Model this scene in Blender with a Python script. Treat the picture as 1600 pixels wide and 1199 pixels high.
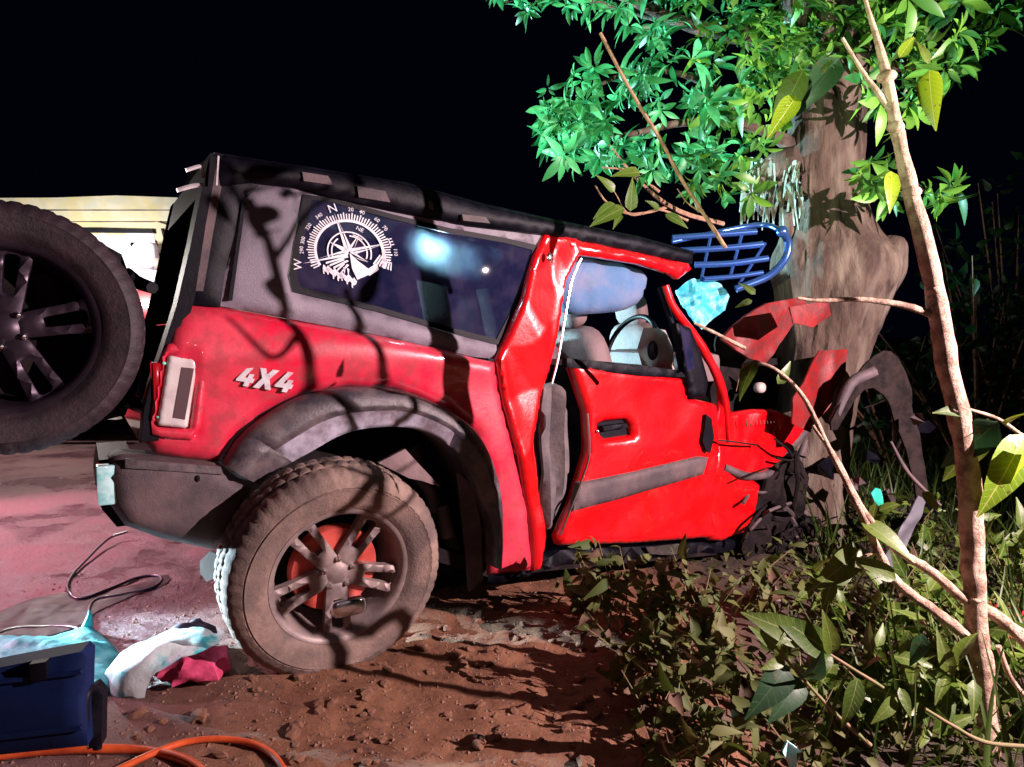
import bpy, bmesh, math, random
import numpy as np
from mathutils import Vector, Matrix, noise, Quaternion
from mathutils.geometry import delaunay_2d_cdt
random.seed(11)
for o in list(bpy.data.objects): bpy.data.objects.remove(o)
scene = bpy.context.scene
COL = scene.collection
# ------------------------------------------------------------------ camera, world, lights
F = 1155.0
PITCH = math.atan(79.5 / F)
CAMZ = 1.2
cam_d = bpy.data.cameras.new('camera'); cam = bpy.data.objects.new('camera', cam_d); COL.objects.link(cam)
cam.location = (0, 0, CAMZ); cam.rotation_euler = (math.pi/2 - PITCH, 0, 0)
cam_d.sensor_width = 36; cam_d.lens = F/1600*36; cam_d.clip_start = .05; cam_d.clip_end = 500
scene.camera = cam
scene.render.resolution_x = 1024; scene.render.resolution_y = 767
scene.view_settings.view_transform = 'Standard'; scene.view_settings.look = 'None'
scene.view_settings.exposure = 0.0; scene.view_settings.gamma = 1
w = bpy.data.worlds.new('World'); scene.world = w; w.use_nodes = True
bg = w.node_tree.nodes['Background']; bg.inputs[0].default_value = (.03, .02, .20, 1); bg.inputs[1].default_value = .012

def lamp(name, kind, loc, power, col, size=.05, target=None, spot=None, blend=.4):
    d = bpy.data.lights.new(name, kind); o = bpy.data.objects.new(name, d); COL.objects.link(o)
    o.location = loc; d.energy = power; d.color = col
    if kind == 'AREA': d.size = size
    else: d.shadow_soft_size = size
    if target is not None:
        o.rotation_euler = (Vector(target) - Vector(loc)).to_track_quat('-Z', 'Y').to_euler()
    if spot: d.spot_size = math.radians(spot); d.spot_blend = blend
    return o
# rescue flood lamp standing to the right of the photographer
lamp('rescue_floodlight', 'SPOT', (2.85, 1.32, 1.75), 1350, (1.0, .75, .77), .007, (.3, 2.9, .85), 120, .3)
# cold flood lamp on the road behind the car's tail
lamp('cold_floodlight', 'SPOT', (-3.7, 3.55, .50), 4200, (.60, .86, 1.0), .05, (-1.0, 2.72, .24), 21, .7)
# cold flood lamp beyond the car that lights the tree crown
lamp('tree_floodlight', 'SPOT', (-2.6, 6.2, 1.0), 4200, (.45, .88, 1.0), .10, (1.3, 3.9, 2.5), 52, .35)
# added fill near the camera, and a green-tinted fill aimed at the crown
lamp('camera_fill', 'SPOT', (.5, -.5, 1.5), 11, (1.0, .55, .60), .08, (-.2, 3, .7), 95, .8)
lamp('crown_fill', 'SPOT', (-.6, .2, 1.3), 420, (.80, 1.0, .62), .04, (1.3, 4.0, 2.9), 48, .6)
# red beacon of the ambulance on the left
lamp('beacon', 'SPOT', (-4.6, 3.6, 2.3), 1500, (1.0, .46, .62), .08, (-3.1, 3.9, 0), 74, .6)
lamp('truck_lamp', 'POINT', (-4.4, 6.6, 2.0), 190, (1.0, .93, .86), .15)

# ------------------------------------------------------------------ rays and frames
C0 = Vector((0, 0, CAMZ)); FW = Vector((0, math.cos(PITCH), -math.sin(PITCH))); UP = Vector((0, math.sin(PITCH), math.cos(PITCH)))
def ray(x, y): return FW + Vector((1, 0, 0))*((x-800)/F) + UP*((599.5-y)/F)
def at(x, y, Y):
    d = ray(x, y); return C0 + d*(Y/d.y)
def gnd(x, y, z=0.0):
    d = ray(x, y); return C0 + d*((z-CAMZ)/d.z)
class Frame:
    def __init__(s, P, S, N, H=None):
        s.P = Vector(P); s.S = Vector(S).normalized(); s.N = Vector(N).normalized()
        s.H = Vector(H).normalized() if H else Vector((0, 0, 1))
        if not H: s.H = (s.H - s.N*s.H.dot(s.N)).normalized()
    def px(s, x, y, off=0):
        d = ray(x, y); P = s.P + s.N*off
        t = (P-C0).dot(s.N)/d.dot(s.N); return C0 + d*t
    def uv(s, x, y, off=0):
        p = s.px(x, y, off) - s.P; return (p.dot(s.S), p.dot(s.H))
    def p3(s, u, v, off=0): return s.P + s.S*u + s.H*v + s.N*off
SIDE = Frame((-1.02, 2.55, 0), (.864, .507, 0), (.507, -.864, 0))
def sd(x, y, off=0): return SIDE.px(x, y, off)

# ------------------------------------------------------------------ materials
def M(name, col, rough=.5, metal=0, coat=0, spec=.5, noise_col=None, nscale=8, bump=0, bscale=40, emit=None, estr=0, trans=0, alpha=1, detail=6, lo=.42, hi=.62, rvar=0, noise2=None, n2scale=3, coords='Object', cr=.06):
    m = bpy.data.materials.new(name); m.use_nodes = True; nt = m.node_tree; b = nt.nodes['Principled BSDF']
    L = nt.links.new
    b.inputs['Base Color'].default_value = (*col, 1); b.inputs['Roughness'].default_value = rough
    b.inputs['Metallic'].default_value = metal; b.inputs['Coat Weight'].default_value = coat; b.inputs['Coat Roughness'].default_value = cr
    b.inputs['Specular IOR Level'].default_value = spec
    if trans: b.inputs['Transmission Weight'].default_value = trans
    if alpha < 1: b.inputs['Alpha'].default_value = alpha
    if emit: b.inputs['Emission Color'].default_value = (*emit, 1); b.inputs['Emission Strength'].default_value = estr
    tc = nt.nodes.new('ShaderNodeTexCoord')
    def nz(sc, det=6, rgh=.6):
        n = nt.nodes.new('ShaderNodeTexNoise'); n.inputs['Scale'].default_value = sc; n.inputs['Detail'].default_value = det
        n.inputs['Roughness'].default_value = rgh; L(tc.outputs[coords], n.inputs['Vector']); return n
    last = None
    if noise_col:
        n = nz(nscale, detail, .65); r = nt.nodes.new('ShaderNodeMapRange'); r.inputs[1].default_value = lo; r.inputs[2].default_value = hi
        L(n.outputs['Fac'], r.inputs[0])
        mx = nt.nodes.new('ShaderNodeMix'); mx.data_type = 'RGBA'; mx.inputs[6].default_value = (*col, 1); mx.inputs[7].default_value = (*noise_col, 1)
        L(r.outputs[0], mx.inputs[0]); last = mx.outputs[2]
        if rvar:
            a = nt.nodes.new('ShaderNodeMath'); a.operation = 'MULTIPLY_ADD'; a.inputs[1].default_value = rvar; a.inputs[2].default_value = rough
            L(r.outputs[0], a.inputs[0]); L(a.outputs[0], b.inputs['Roughness'])
        if noise2:
            n = nz(n2scale, 4, .6); r = nt.nodes.new('ShaderNodeMapRange'); r.inputs[1].default_value = .45; r.inputs[2].default_value = .62
            L(n.outputs['Fac'], r.inputs[0])
            mx = nt.nodes.new('ShaderNodeMix'); mx.data_type = 'RGBA'; mx.inputs[7].default_value = (*noise2, 1)
            L(last, mx.inputs[6]); L(r.outputs[0], mx.inputs[0]); last = mx.outputs[2]
        L(last, b.inputs['Base Color'])
    if bump:
        n = nz(bscale, 8, .7); bp = nt.nodes.new('ShaderNodeBump'); bp.inputs['Strength'].default_value = bump; bp.inputs['Distance'].default_value = .02
        L(n.outputs['Fac'], bp.inputs['Height']); L(bp.outputs[0], b.inputs['Normal'])
    return m
def leafmat(name, c1, c2, rough=.45, tl=.35, vein=None):
    m = bpy.data.materials.new(name); m.use_nodes = True; nt = m.node_tree; b = nt.nodes['Principled BSDF']; L = nt.links.new
    oi = nt.nodes.new('ShaderNodeObjectInfo'); tc = nt.nodes.new('ShaderNodeTexCoord'); geo = nt.nodes.new('ShaderNodeNewGeometry')
    n = nt.nodes.new('ShaderNodeTexNoise'); n.inputs['Scale'].default_value = 3.0; L(geo.outputs['Position'], n.inputs['Vector'])
    add = nt.nodes.new('ShaderNodeMath'); add.operation = 'ADD'
    L(geo.outputs['Random Per Island'], add.inputs[0]); L(oi.outputs['Random'], add.inputs[1])
    fr = nt.nodes.new('ShaderNodeMath'); fr.operation = 'FRACT'; L(add.outputs[0], fr.inputs[0])
    mx = nt.nodes.new('ShaderNodeMix'); mx.data_type = 'RGBA'; mx.inputs[6].default_value = (*c1, 1); mx.inputs[7].default_value = (*c2, 1)
    L(fr.outputs[0], mx.inputs[0]); b.inputs['Roughness'].default_value = rough
    if vein:
        def mt(op, a, b_=None):
            q = nt.nodes.new('ShaderNodeMath'); q.operation = op
            for i, v in enumerate((a, b_)):
                if v is None: continue
                if isinstance(v, (int, float)): q.inputs[i].default_value = v
                else: L(v, q.inputs[i])
            return q.outputs[0]
        sx_ = nt.nodes.new('ShaderNodeSeparateXYZ'); L(tc.outputs['Object'], sx_.inputs[0])
        ay = mt('ABSOLUTE', sx_.outputs['Y']); sn = mt('ABSOLUTE', mt('SINE', mt('MULTIPLY', mt('SUBTRACT', sx_.outputs['X'], mt('MULTIPLY', ay, .9)), 150)))
        side = mt('MULTIPLY', mt('LESS_THAN', sn, .13), .6); mid = mt('LESS_THAN', ay, .0016); vm = mt('MAXIMUM', side, mid)
        n3 = nt.nodes.new('ShaderNodeTexNoise'); n3.inputs['Scale'].default_value = 34; n3.inputs['Detail'].default_value = 5; L(tc.outputs['Object'], n3.inputs['Vector'])
        m2 = nt.nodes.new('ShaderNodeMix'); m2.data_type = 'RGBA'; m2.inputs[7].default_value = (*vein, 1); L(mx.outputs[2], m2.inputs[6]); L(vm, m2.inputs[0])
        m3 = nt.nodes.new('ShaderNodeMix'); m3.data_type = 'RGBA'; m3.inputs[7].default_value = (.10, .06, .015, 1); L(m2.outputs[2], m3.inputs[6]); L(mt('MULTIPLY', mt('GREATER_THAN', n3.outputs['Fac'], .66), .7), m3.inputs[0])
        mx = m3
        bq_ = nt.nodes.new('ShaderNodeBump'); bq_.inputs['Strength'].default_value = .5; bq_.inputs['Distance'].default_value = .003; L(mt('ADD', vm, n3.outputs['Fac']), bq_.inputs['Height']); L(bq_.outputs[0], b.inputs['Normal'])
        mx_out = m3.outputs[2]
    L(mx.outputs[2], b.inputs['Base Color'])
    t = nt.nodes.new('ShaderNodeBsdfTranslucent'); L(mx.outputs[2], t.inputs['Color'])
    ms = nt.nodes.new('ShaderNodeMixShader'); ms.inputs[0].default_value = tl
    L(b.outputs[0], ms.inputs[1]); L(t.outputs[0], ms.inputs[2]); L(ms.outputs[0], nt.nodes['Material Output'].inputs['Surface'])
    return m
red = M('red_paint', (.60, .002, .035), .30, coat=.9, noise_col=(.62, .06, .095), nscale=2.6, bump=.08, bscale=60, lo=.35, hi=.75, noise2=(.42, .03, .05), n2scale=16, rvar=.22, coords='Object')
red_clean = M('red_paint_front', (.62, .001, .004), .26, coat=1, noise_col=(.50, .003, .006), nscale=5, bump=.10, bscale=26, noise2=(.50, .004, .010), n2scale=7)
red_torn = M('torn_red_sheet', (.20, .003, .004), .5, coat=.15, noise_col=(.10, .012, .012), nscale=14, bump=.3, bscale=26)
matte = M('matte_black', (.003, .003, .006), 1, spec=0)
black = M('black_trim', (.0015, .0015, .004), .5, spec=.14, noise_col=(.004, .004, .008), nscale=9, bump=.12, bscale=80)
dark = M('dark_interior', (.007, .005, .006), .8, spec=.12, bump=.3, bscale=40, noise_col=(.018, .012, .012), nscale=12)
topgrey = M('dusty_hardtop', (.16, .135, .17), .55, noise_col=(.26, .22, .26), nscale=5, bump=.25, bscale=150, noise2=(.10, .085, .11), n2scale=2.5)
plastic = M('grey_plastic', (.06, .045, .05), .6, spec=.35, noise_col=(.12, .08, .082), nscale=6, bump=.25, bscale=140)
flare_m = M('fender_flare_plastic', (.035, .03, .04), .42, noise_col=(.13, .10, .10), nscale=7, bump=.2, bscale=110)
flare_sheen = M('fender_flare_sheen', (.40, .38, .46), .38, noise_col=(.17, .14, .16), nscale=9, bump=.1, bscale=80)  # reflection on the flare facets put into a lighter colour
glass = M('tinted_glass', (.010, .012, .040), .012, spec=.15, coat=0, alpha=.72, noise_col=(.03, .025, .06), nscale=7)
glass_c = M('clear_glass', (.5, .6, .65), .05, alpha=.14)
white = M('white_print', (.72, .72, .76), .5, noise_col=(.5, .5, .55), nscale=30)
silver = M('badge_silver', (.75, .73, .76), .28, metal=.35, noise_col=(.55, .5, .52), nscale=20)
lens = M('white_lens', (.62, .58, .56), .25, coat=.6, noise_col=(.5, .44, .42), nscale=10)
lens_red = M('red_lens', (.35, .005, .01), .15, coat=1)
lens_dark = M('dark_lens', (.09, .055, .06), .3, coat=.5)
rubber = M('dusty_rubber', (.17, .115, .095), .85, noise_col=(.26, .18, .145), nscale=9, bump=.4, bscale=70, noise2=(.12, .085, .075), n2scale=6)
rubber_k = M('black_rubber', (.014, .008, .012), .6, noise_col=(.03, .016, .022), nscale=12, bump=.3, bscale=60)
mudrim = M('muddy_alloy', (.20, .16, .155), .5, metal=.25, noise_col=(.30, .23, .21), nscale=14, bump=.15, bscale=60)
alloy_k = M('dark_alloy', (.03, .02, .032), .38, metal=.6, noise_col=(.05, .035, .05), nscale=8)
rust = M('rusty_disc', (.55, .085, .06), .5, metal=.2, noise_col=(.42, .05, .04), nscale=12, bump=.1)
chrome = M('bare_metal', (.7, .7, .72), .22, metal=1)
bluebar = M('blue_black_bar', (.06, .15, .50), .22, metal=.7, coat=.7)
glass_ice = M('shattered_glass', (.04, .42, .58), .25, coat=.5, noise_col=(.25, .68, .80), nscale=14, bump=.35, bscale=60)
bag_pale = M('pale_airbag', (.07, .15, .30), .8, noise_col=(.14, .17, .28), nscale=6, bump=.3, bscale=25)
cloth_grey = M('grey_cloth', (.09, .075, .08), .9, noise_col=(.15, .12, .12), nscale=8, bump=.4, bscale=30)
seat_m = M('beige_seat', (.20, .13, .13), .75, noise_col=(.14, .09, .09), nscale=9, bump=.2, bscale=60)
cream_in = M('cream_dash', (.40, .34, .31), .5, noise_col=(.5, .42, .38), nscale=10)
bark = M('tree_bark', (.085, .055, .04), .9, noise_col=(.032, .018, .014), nscale=5, bump=1, bscale=22, noise2=(.16, .125, .095), n2scale=4.5)
for n_ in list(bark.node_tree.nodes):
    if n_.type == 'TEX_NOISE':
        mp_ = bark.node_tree.nodes.new('ShaderNodeMapping'); mp_.inputs['Scale'].default_value = (1.6, 1.6, .45)
        l_ = n_.inputs['Vector'].links[0]; src = l_.from_socket; bark.node_tree.links.new(src, mp_.inputs['Vector']); bark.node_tree.links.new(mp_.outputs[0], n_.inputs['Vector'])
bark2 = M('sapling_bark', (.62, .44, .32), .8, noise_col=(.26, .15, .10), nscale=22, bump=1, bscale=50)
twig = M('twig_bark', (.36, .20, .13), .8, noise_col=(.20, .10, .07), nscale=30, bump=.4, bscale=60)
strip_m = M('dry_bark_strip', (.42, .42, .34), .85, noise_col=(.28, .22, .16), nscale=20)
lf_crown = leafmat('crown_leaf', (.008, .09, .018), (.15, .38, .04))
lf_coldlit = leafmat('crown_leaf_coldlit', (.012, .14, .04), (.09, .52, .18))  # crown leaf copy with the cold light's cyan put into its colour
lf_yel = leafmat('yellow_leaf', (.30, .40, .010), (.16, .30, .012), .35, .4, (.45, .52, .10))
lf_green = leafmat('sapling_leaf', (.045, .10, .010), (.10, .16, .016), vein=(.18, .24, .06))
lf_grass = leafmat('grass_green', (.025, .06, .008), (.06, .10, .015))
lf_weed = leafmat('weed_leaf', (.05, .08, .011), (.12, .125, .032), .7, .3)
lf_dry = leafmat('dry_leaf', (.12, .06, .035), (.05, .03, .015), .8, .2)
lf_dark = leafmat('dark_leaf', (.012, .05, .018), (.02, .075, .02), vein=(.04, .10, .04))
lf_far = leafmat('far_leaf', (.012, .05, .018), (.02, .075, .02))
stem_m = M('weed_stem', (.20, .13, .07), .8, noise_col=(.12, .14, .04), nscale=20)
teal_cloth = M('teal_sheet', (.02, .40, .46), .5, noise_col=(.08, .55, .56), nscale=9, bump=.3, bscale=30)
bagwhite = M('white_plastic_bag', (.66, .76, .77), .35, noise_col=(.05, .50, .56), nscale=6, bump=.25, bscale=30, lo=.50, hi=.60)
pinkc = M('pink_cloth', (.62, .06, .17), .7, noise_col=(.42, .03, .09), nscale=12, bump=.3, bscale=40)
navy = M('navy_plastic', (.002, .007, .035), .6, spec=.15, coat=0, noise_col=(.004, .014, .07), nscale=4, bump=.05)
cable_m = M('black_cable', (.03, .025, .05), .3, coat=.5)
hose_m = M('orange_hose', (.62, .10, .025), .35, coat=.4, noise_col=(.48, .06, .02), nscale=20)
cream = M('cream_truck_paint', (.46, .47, .40), .5, noise_col=(.52, .45, .20), nscale=1.2, bump=.05)
cream2 = M('cream_truck_frame', (.48, .45, .30), .5)
truck_w = M('white_truck_panel', (.78, .76, .85), .4, noise_col=(.66, .62, .74), nscale=4)
truck_r = M('truck_red', (.50, .006, .03), .35, coat=.6)
clod_m = M('dirt_clod', (.26, .12, .07), .95, noise_col=(.16, .075, .045), nscale=9, bump=.6, bscale=40)

# ground material: reddish soil, wetter on the road side
gm = bpy.data.materials.new('red_soil'); gm.use_nodes = True
nt = gm.node_tree; b = nt.nodes['Principled BSDF']; L = nt.links.new
geo = nt.nodes.new('ShaderNodeNewGeometry')
def gn(sc, det=8, r=.65):
    n = nt.nodes.new('ShaderNodeTexNoise'); n.inputs['Scale'].default_value = sc; n.inputs['Detail'].default_value = det; n.inputs['Roughness'].default_value = r
    L(geo.outputs['Position'], n.inputs['Vector']); return n
def ramp(src, a, bb):
    r = nt.nodes.new('ShaderNodeMapRange'); r.inputs[1].default_value = a; r.inputs[2].default_value = bb; L(src, r.inputs[0]); return r.outputs[0]
def mixc(f, a, bb):
    mx = nt.nodes.new('ShaderNodeMix'); mx.data_type = 'RGBA'
    if isinstance(f, float): mx.inputs[0].default_value = f
    else: L(f, mx.inputs[0])
    for i, v in ((6, a), (7, bb)):
        if isinstance(v, tuple): mx.inputs[i].default_value = (*v, 1)
        else: L(v, mx.inputs[i])
    return mx.outputs[2]
c = mixc(ramp(gn(3.5).outputs['Fac'], .4, .62), (.17, .066, .032), (.24, .105, .052))
c = mixc(ramp(gn(26).outputs['Fac'], .55, .66), c, (.09, .04, .028))
c = mixc(ramp(gn(90, 3).outputs['Fac'], .66, .72), c, (.34, .22, .18))
wet = ramp(gn(1.1, 5).outputs['Fac'], .42, .56)
sx = nt.nodes.new('ShaderNodeSeparateXYZ'); L(geo.outputs['Position'], sx.inputs[0])
lft = ramp(sx.outputs['X'], -.75, -1.5)
c = mixc(lft, c, mixc(wet, (.18, .10, .10), (.085, .045, .055)))
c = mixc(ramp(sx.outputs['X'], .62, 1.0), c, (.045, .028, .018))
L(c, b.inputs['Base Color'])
mm = nt.nodes.new('ShaderNodeMath'); mm.operation = 'MULTIPLY'; L(lft, mm.inputs[0]); L(wet, mm.inputs[1])
rr = nt.nodes.new('ShaderNodeMapRange'); rr.inputs[3].default_value = .85; rr.inputs[4].default_value = .22; L(mm.outputs[0], rr.inputs[0]); L(rr.outputs[0], b.inputs['Roughness'])
bp = nt.nodes.new('ShaderNodeBump'); bp.inputs['Strength'].default_value = .7; bp.inputs['Distance'].default_value = .02
L(gn(45, 10, .75).outputs['Fac'], bp.inputs['Height']); L(bp.outputs[0], b.inputs['Normal'])

# ------------------------------------------------------------------ object helpers
ORG = {}
def mesh_obj(name, verts, faces, mat, parent=None, smooth=True, org=None, mats=None, fm=None):
    if parent is not None: o0 = ORG[parent.name]
    else: o0 = Vector(org) if org is not None else Vector((0, 0, 0))
    me = bpy.data.meshes.new(name)
    me.from_pydata([tuple(Vector(v)-o0) for v in verts], [], faces)
    for mt in (mats or [mat]): me.materials.append(mt)
    if fm: me.polygons.foreach_set('material_index', fm)
    if smooth:
        me.polygons.foreach_set('use_smooth', [True]*len(me.polygons))
        try: me.set_sharp_from_angle(angle=math.radians(50))
        except Exception: pass
    me.update()
    o = bpy.data.objects.new(name, me); COL.objects.link(o)
    if parent is not None: o.parent = parent
    else: o.location = o0
    ORG[o.name] = o0
    return o
def thing(name, label, cat, loc, group=None, parent=None):
    o = bpy.data.objects.new(name, None); COL.objects.link(o); o.empty_display_size = .1
    o.location = loc; ORG[o.name] = Vector(loc)
    if parent is not None:
        o.parent = parent; o.location = Vector(loc) - ORG[parent.name]
    if label: o['label'] = label
    if cat: o['category'] = cat
    if group: o['group'] = group
    return o
def tag(o, label, cat, group=None, kind=None):
    if label: o['label'] = label
    if cat: o['category'] = cat
    if group: o['group'] = group
    if kind: o['kind'] = kind
    return o
def cr(pts, n, closed=False):          # Catmull-Rom resampling of tuples
    P = [np.array(p, float) for p in pts]; N = len(P); out = []
    rng = range(N if closed else N-1)
    for i in rng:
        p0 = P[(i-1) % N] if (closed or i > 0) else P[i]*2-P[i+1]
        p1 = P[i]; p2 = P[(i+1) % N]
        p3 = P[(i+2) % N] if (closed or i+2 < N) else p2*2-p1
        for k in range(n):
            t = k/n; out.append(.5*((2*p1)+(-p0+p2)*t+(2*p0-5*p1+4*p2-p3)*t*t+(-p0+3*p1-3*p2+p3)*t**3))
    if not closed: out.append(P[-1])
    return out
def nz(p, s=1, seed=0): return noise.noise(Vector((p[0]*s+seed*7.3, p[1]*s+seed*3.1, p[2]*s+seed*1.7)))
def resample(poly, sp):
    out = []
    for i in range(len(poly)):
        a = np.array(poly[i]); bb = np.array(poly[(i+1) % len(poly)]); d = np.linalg.norm(bb-a); k = max(1, int(d/sp))
        for j in range(k): out.append(a+(bb-a)*j/k)
    return out
def pinside(pt, poly):
    x, y = pt; c = False; n = len(poly); j = n-1
    for i in range(n):
        xi, yi = poly[i]; xj, yj = poly[j]
        if (yi > y) != (yj > y) and x < (xj-xi)*(y-yi)/(yj-yi)+xi: c = not c
        j = i
    return c
def panel2(name, fr, poly, mat, parent=None, off=0., thick=.008, sp=.03, holes=(), rd=0., rw=.03, org=None, smooth=True, mapf=None):
    """sheet with outline poly in the frame's own metres; off = number or fn(u,v)"""
    sp_e = sp
    rings = [resample(poly, sp_e)] + [resample(h, sp_e) for h in holes]
    vs = []; es = []
    for r in rings:
        b0 = len(vs)
        vs += [Vector((float(p[0]), float(p[1]))) for p in r]
        es += [(b0+i, b0+(i+1) % len(r)) for i in range(len(r))]
    A = np.array([(p[0], p[1]) for r in rings for p in r]); B = np.array([(p[0], p[1]) for r in rings for p in (list(r[1:])+[r[0]])])
    def dist(q):
        d = B-A; t = np.clip(((q-A)*d).sum(1)/((d*d).sum(1)+1e-12), 0, 1); return float(np.sqrt((((A+d*t[:, None])-q)**2).sum(1)).min())
    us = [p[0] for p in rings[0]]; vv = [p[1] for p in rings[0]]
    gp = [Vector((float(p.x), float(p.y))) for p in vs]
    u = min(us)+sp*.5; row = 0
    while u < max(us):
        v = min(vv)+sp*(.25 if row % 2 else .75)
        while v < max(vv):
            if pinside((u, v), rings[0]) and not any(pinside((u, v), h) for h in rings[1:]) and dist(np.array((u, v))) > sp*.45:
                gp.append(Vector((u, v)))
            v += sp
        u += sp; row += 1
    V, E, FA, *_ = delaunay_2d_cdt(gp, es, [], 1, 1e-6)
    ho = rings[1:]
    FA = [f for f in FA if not any(pinside((sum(V[i].x for i in f)/len(f), sum(V[i].y for i in f)/len(f)), h) for h in ho)]
    offf = off if callable(off) else (lambda u, v: off)
    def o3(q):
        o = offf(q[0], q[1])
        if rd:
            d = dist(np.array((q[0], q[1]))); 
            if d < rw: o -= rd*(1-math.sqrt(max(0, 1-(1-d/rw)**2)))
        return o
    to3 = mapf if mapf else (lambda u, v, o: fr.p3(u, v, o))
    offs = [o3(q) for q in V]
    top = [to3(q[0], q[1], o) for q, o in zip(V, offs)]
    bot = [to3(q[0], q[1], o-thick) for q, o in zip(V, offs)]
    n = len(V); faces = []
    from collections import Counter
    ec = Counter()
    # orientation
    S, H, N = fr.S, fr.H, fr.N
    flip = S.cross(H).dot(N) < 0
    for f in FA:
        f = list(f)
        ar = sum(V[f[i]].x*V[f[(i+1) % len(f)]].y-V[f[(i+1) % len(f)]].x*V[f[i]].y for i in range(len(f)))
        if (ar < 0) != flip: f = f[::-1]
        faces.append(tuple(f)); faces.append(tuple(i+n for i in f[::-1]))
        for i in range(len(f)): ec[(f[i], f[(i+1) % len(f)])] += 1
    for (a, c) in list(ec):
        if (c, a) not in ec: faces.append((c, a, a+n, c+n))
    return mesh_obj(name, top+bot, faces, mat, parent, smooth, org)
def panel(name, px, mat, parent=None, fr=None, off=0., smooth_n=0, holes=(), base=0., **k):
    fr = fr or SIDE
    def cv(pp):
        q = [fr.uv(x, y, base) for x, y in pp]
        return [tuple(p) for p in cr(q, smooth_n, True)] if smooth_n else q
    of = off if callable(off) else None
    o2 = (lambda u, v: base+of(u, v)) if of else base+off
    return panel2(name, fr, cv(px), mat, parent, off=o2, holes=[cv(h) for h in holes], **k)
def tube_data(pts, rad, segs=8, nzs=0, nsc=8, cap=True):
    P = [Vector(p) for p in pts]; n = len(P)
    rad = [rad]*n if not hasattr(rad, '__len__') else rad
    vs = []; fs = []
    t0 = (P[1]-P[0]).normalized(); ref = Vector((0, 0, 1)) if abs(t0.z) < .8 else Vector((1, 0, 0))
    a = t0.cross(ref).normalized()
    for i in range(n):
        t = (P[min(i+1, n-1)]-P[max(i-1, 0)]).normalized()
        a = (a-t*a.dot(t)).normalized(); bb = t.cross(a)
        for k in range(segs):
            th = 2*math.pi*k/segs; d = a*math.cos(th)+bb*math.sin(th); r = rad[i]
            if nzs: r *= 1+nzs*nz(P[i]+d*r, nsc)
            vs.append(P[i]+d*r)
    for i in range(n-1):
        for k in range(segs):
            k2 = (k+1) % segs; fs.append((i*segs+k, i*segs+k2, (i+1)*segs+k2, (i+1)*segs+k))
    if cap: fs.append(tuple(range(segs))[::-1]); fs.append(tuple((n-1)*segs+k for k in range(segs)))
    return vs, fs
def tube(name, pts, rad, mat, parent=None, segs=8, n=5, nzs=0, nsc=8, org=None):
    hasr = hasattr(rad, '__len__')
    q = cr([tuple(p)+((rad[i],) if hasr else (rad,)) for i, p in enumerate(pts)], n)
    v, f = tube_data([p[:3] for p in q], [max(.0004, p[3]) for p in q], segs, nzs, nsc)
    return mesh_obj(name, v, f, mat, parent, True, org)
def tubes(name, lst, mat, parent=None, segs=6, n=4, org=None, nzs=0):
    V = []; Fc = []
    for pts, rad in lst:
        q = cr([tuple(p)+((rad[i],) if hasattr(rad, '__len__') else (rad,)) for i, p in enumerate(pts)], n)
        v, f = tube_data([p[:3] for p in q], [max(.0004, p[3]) for p in q], segs, nzs)
        b0 = len(V); V += v; Fc += [tuple(i+b0 for i in ff) for ff in f]
    return mesh_obj(name, V, Fc, mat, parent, True, org)
def lathe(name, c, ax, prof, mat, parent=None, segs=48, closed=False, disp=None, org=None):
    c = Vector(c); ax = Vector(ax).normalized(); a = ax.cross(Vector((0, 0, 1))).normalized(); bb = ax.cross(a)
    vs = []; fs = []; n = len(prof)
    for k in range(segs):
        th = 2*math.pi*k/segs; d = a*math.cos(th)+bb*math.sin(th)
        for i, (r, z) in enumerate(prof):
            dr = disp(i, k) if disp else 0
            vs.append(c+d*(r+dr)+ax*z)
    for k in range(segs):
        k2 = (k+1) % segs
        for i in range(n if closed else n-1):
            j = (i+1) % n; fs.append((k*n+i, k2*n+i, k2*n+j, k*n+j))
    return mesh_obj(name, vs, fs, mat, parent, True, org)
def blob(name, c, ax, size, mat, parent=None, e=.5, seg=28, nzs=0, nsc=6, org=None):
    """superellipsoid, ax = 3 axis vectors"""
    c = Vector(c); vs = []; fs = []
    f = lambda w, m: math.copysign(abs(w)**m, w)
    m = seg//2
    for i in range(m+1):
        la = -math.pi/2+math.pi*i/m
        for k in range(seg):
            lo = 2*math.pi*k/seg
            x = f(math.cos(la), e)*f(math.cos(lo), e); y = f(math.cos(la), e)*f(math.sin(lo), e); z = f(math.sin(la), e)
            p = c+ax[0]*x*size[0]+ax[1]*y*size[1]+ax[2]*z*size[2]
            if nzs: p = p+(p-c)*nzs*nz(p, nsc)
            vs.append(p)
    for i in range(m):
        for k in range(seg):
            k2 = (k+1) % seg; fs.append((i*seg+k, i*seg+k2, (i+1)*seg+k2, (i+1)*seg+k))
    return mesh_obj(name, vs, fs, mat, parent, True, org)
def boxm(name, c, ax, size, mat, parent=None, bev=.01, org=None):
    """bevelled box with half sizes"""
    bm = bmesh.new(); bmesh.ops.create_cube(bm, size=2)
    for v in bm.verts: v.co = Vector((v.co.x*size[0], v.co.y*size[1], v.co.z*size[2]))
    if bev: bmesh.ops.bevel(bm, geom=bm.edges[:], offset=bev, segments=2, affect='EDGES', profile=.6)
    bm.verts.index_update()
    vs = [Vector(c)+ax[0]*v.co.x+ax[1]*v.co.y+ax[2]*v.co.z for v in bm.verts]; fs = [tuple(v.index for v in f.verts) for f in bm.faces]; bm.free()
    if ax[0].cross(ax[1]).dot(ax[2]) < 0: fs = [f[::-1] for f in fs]
    return mesh_obj(name, vs, fs, mat, parent, True, org)

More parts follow.
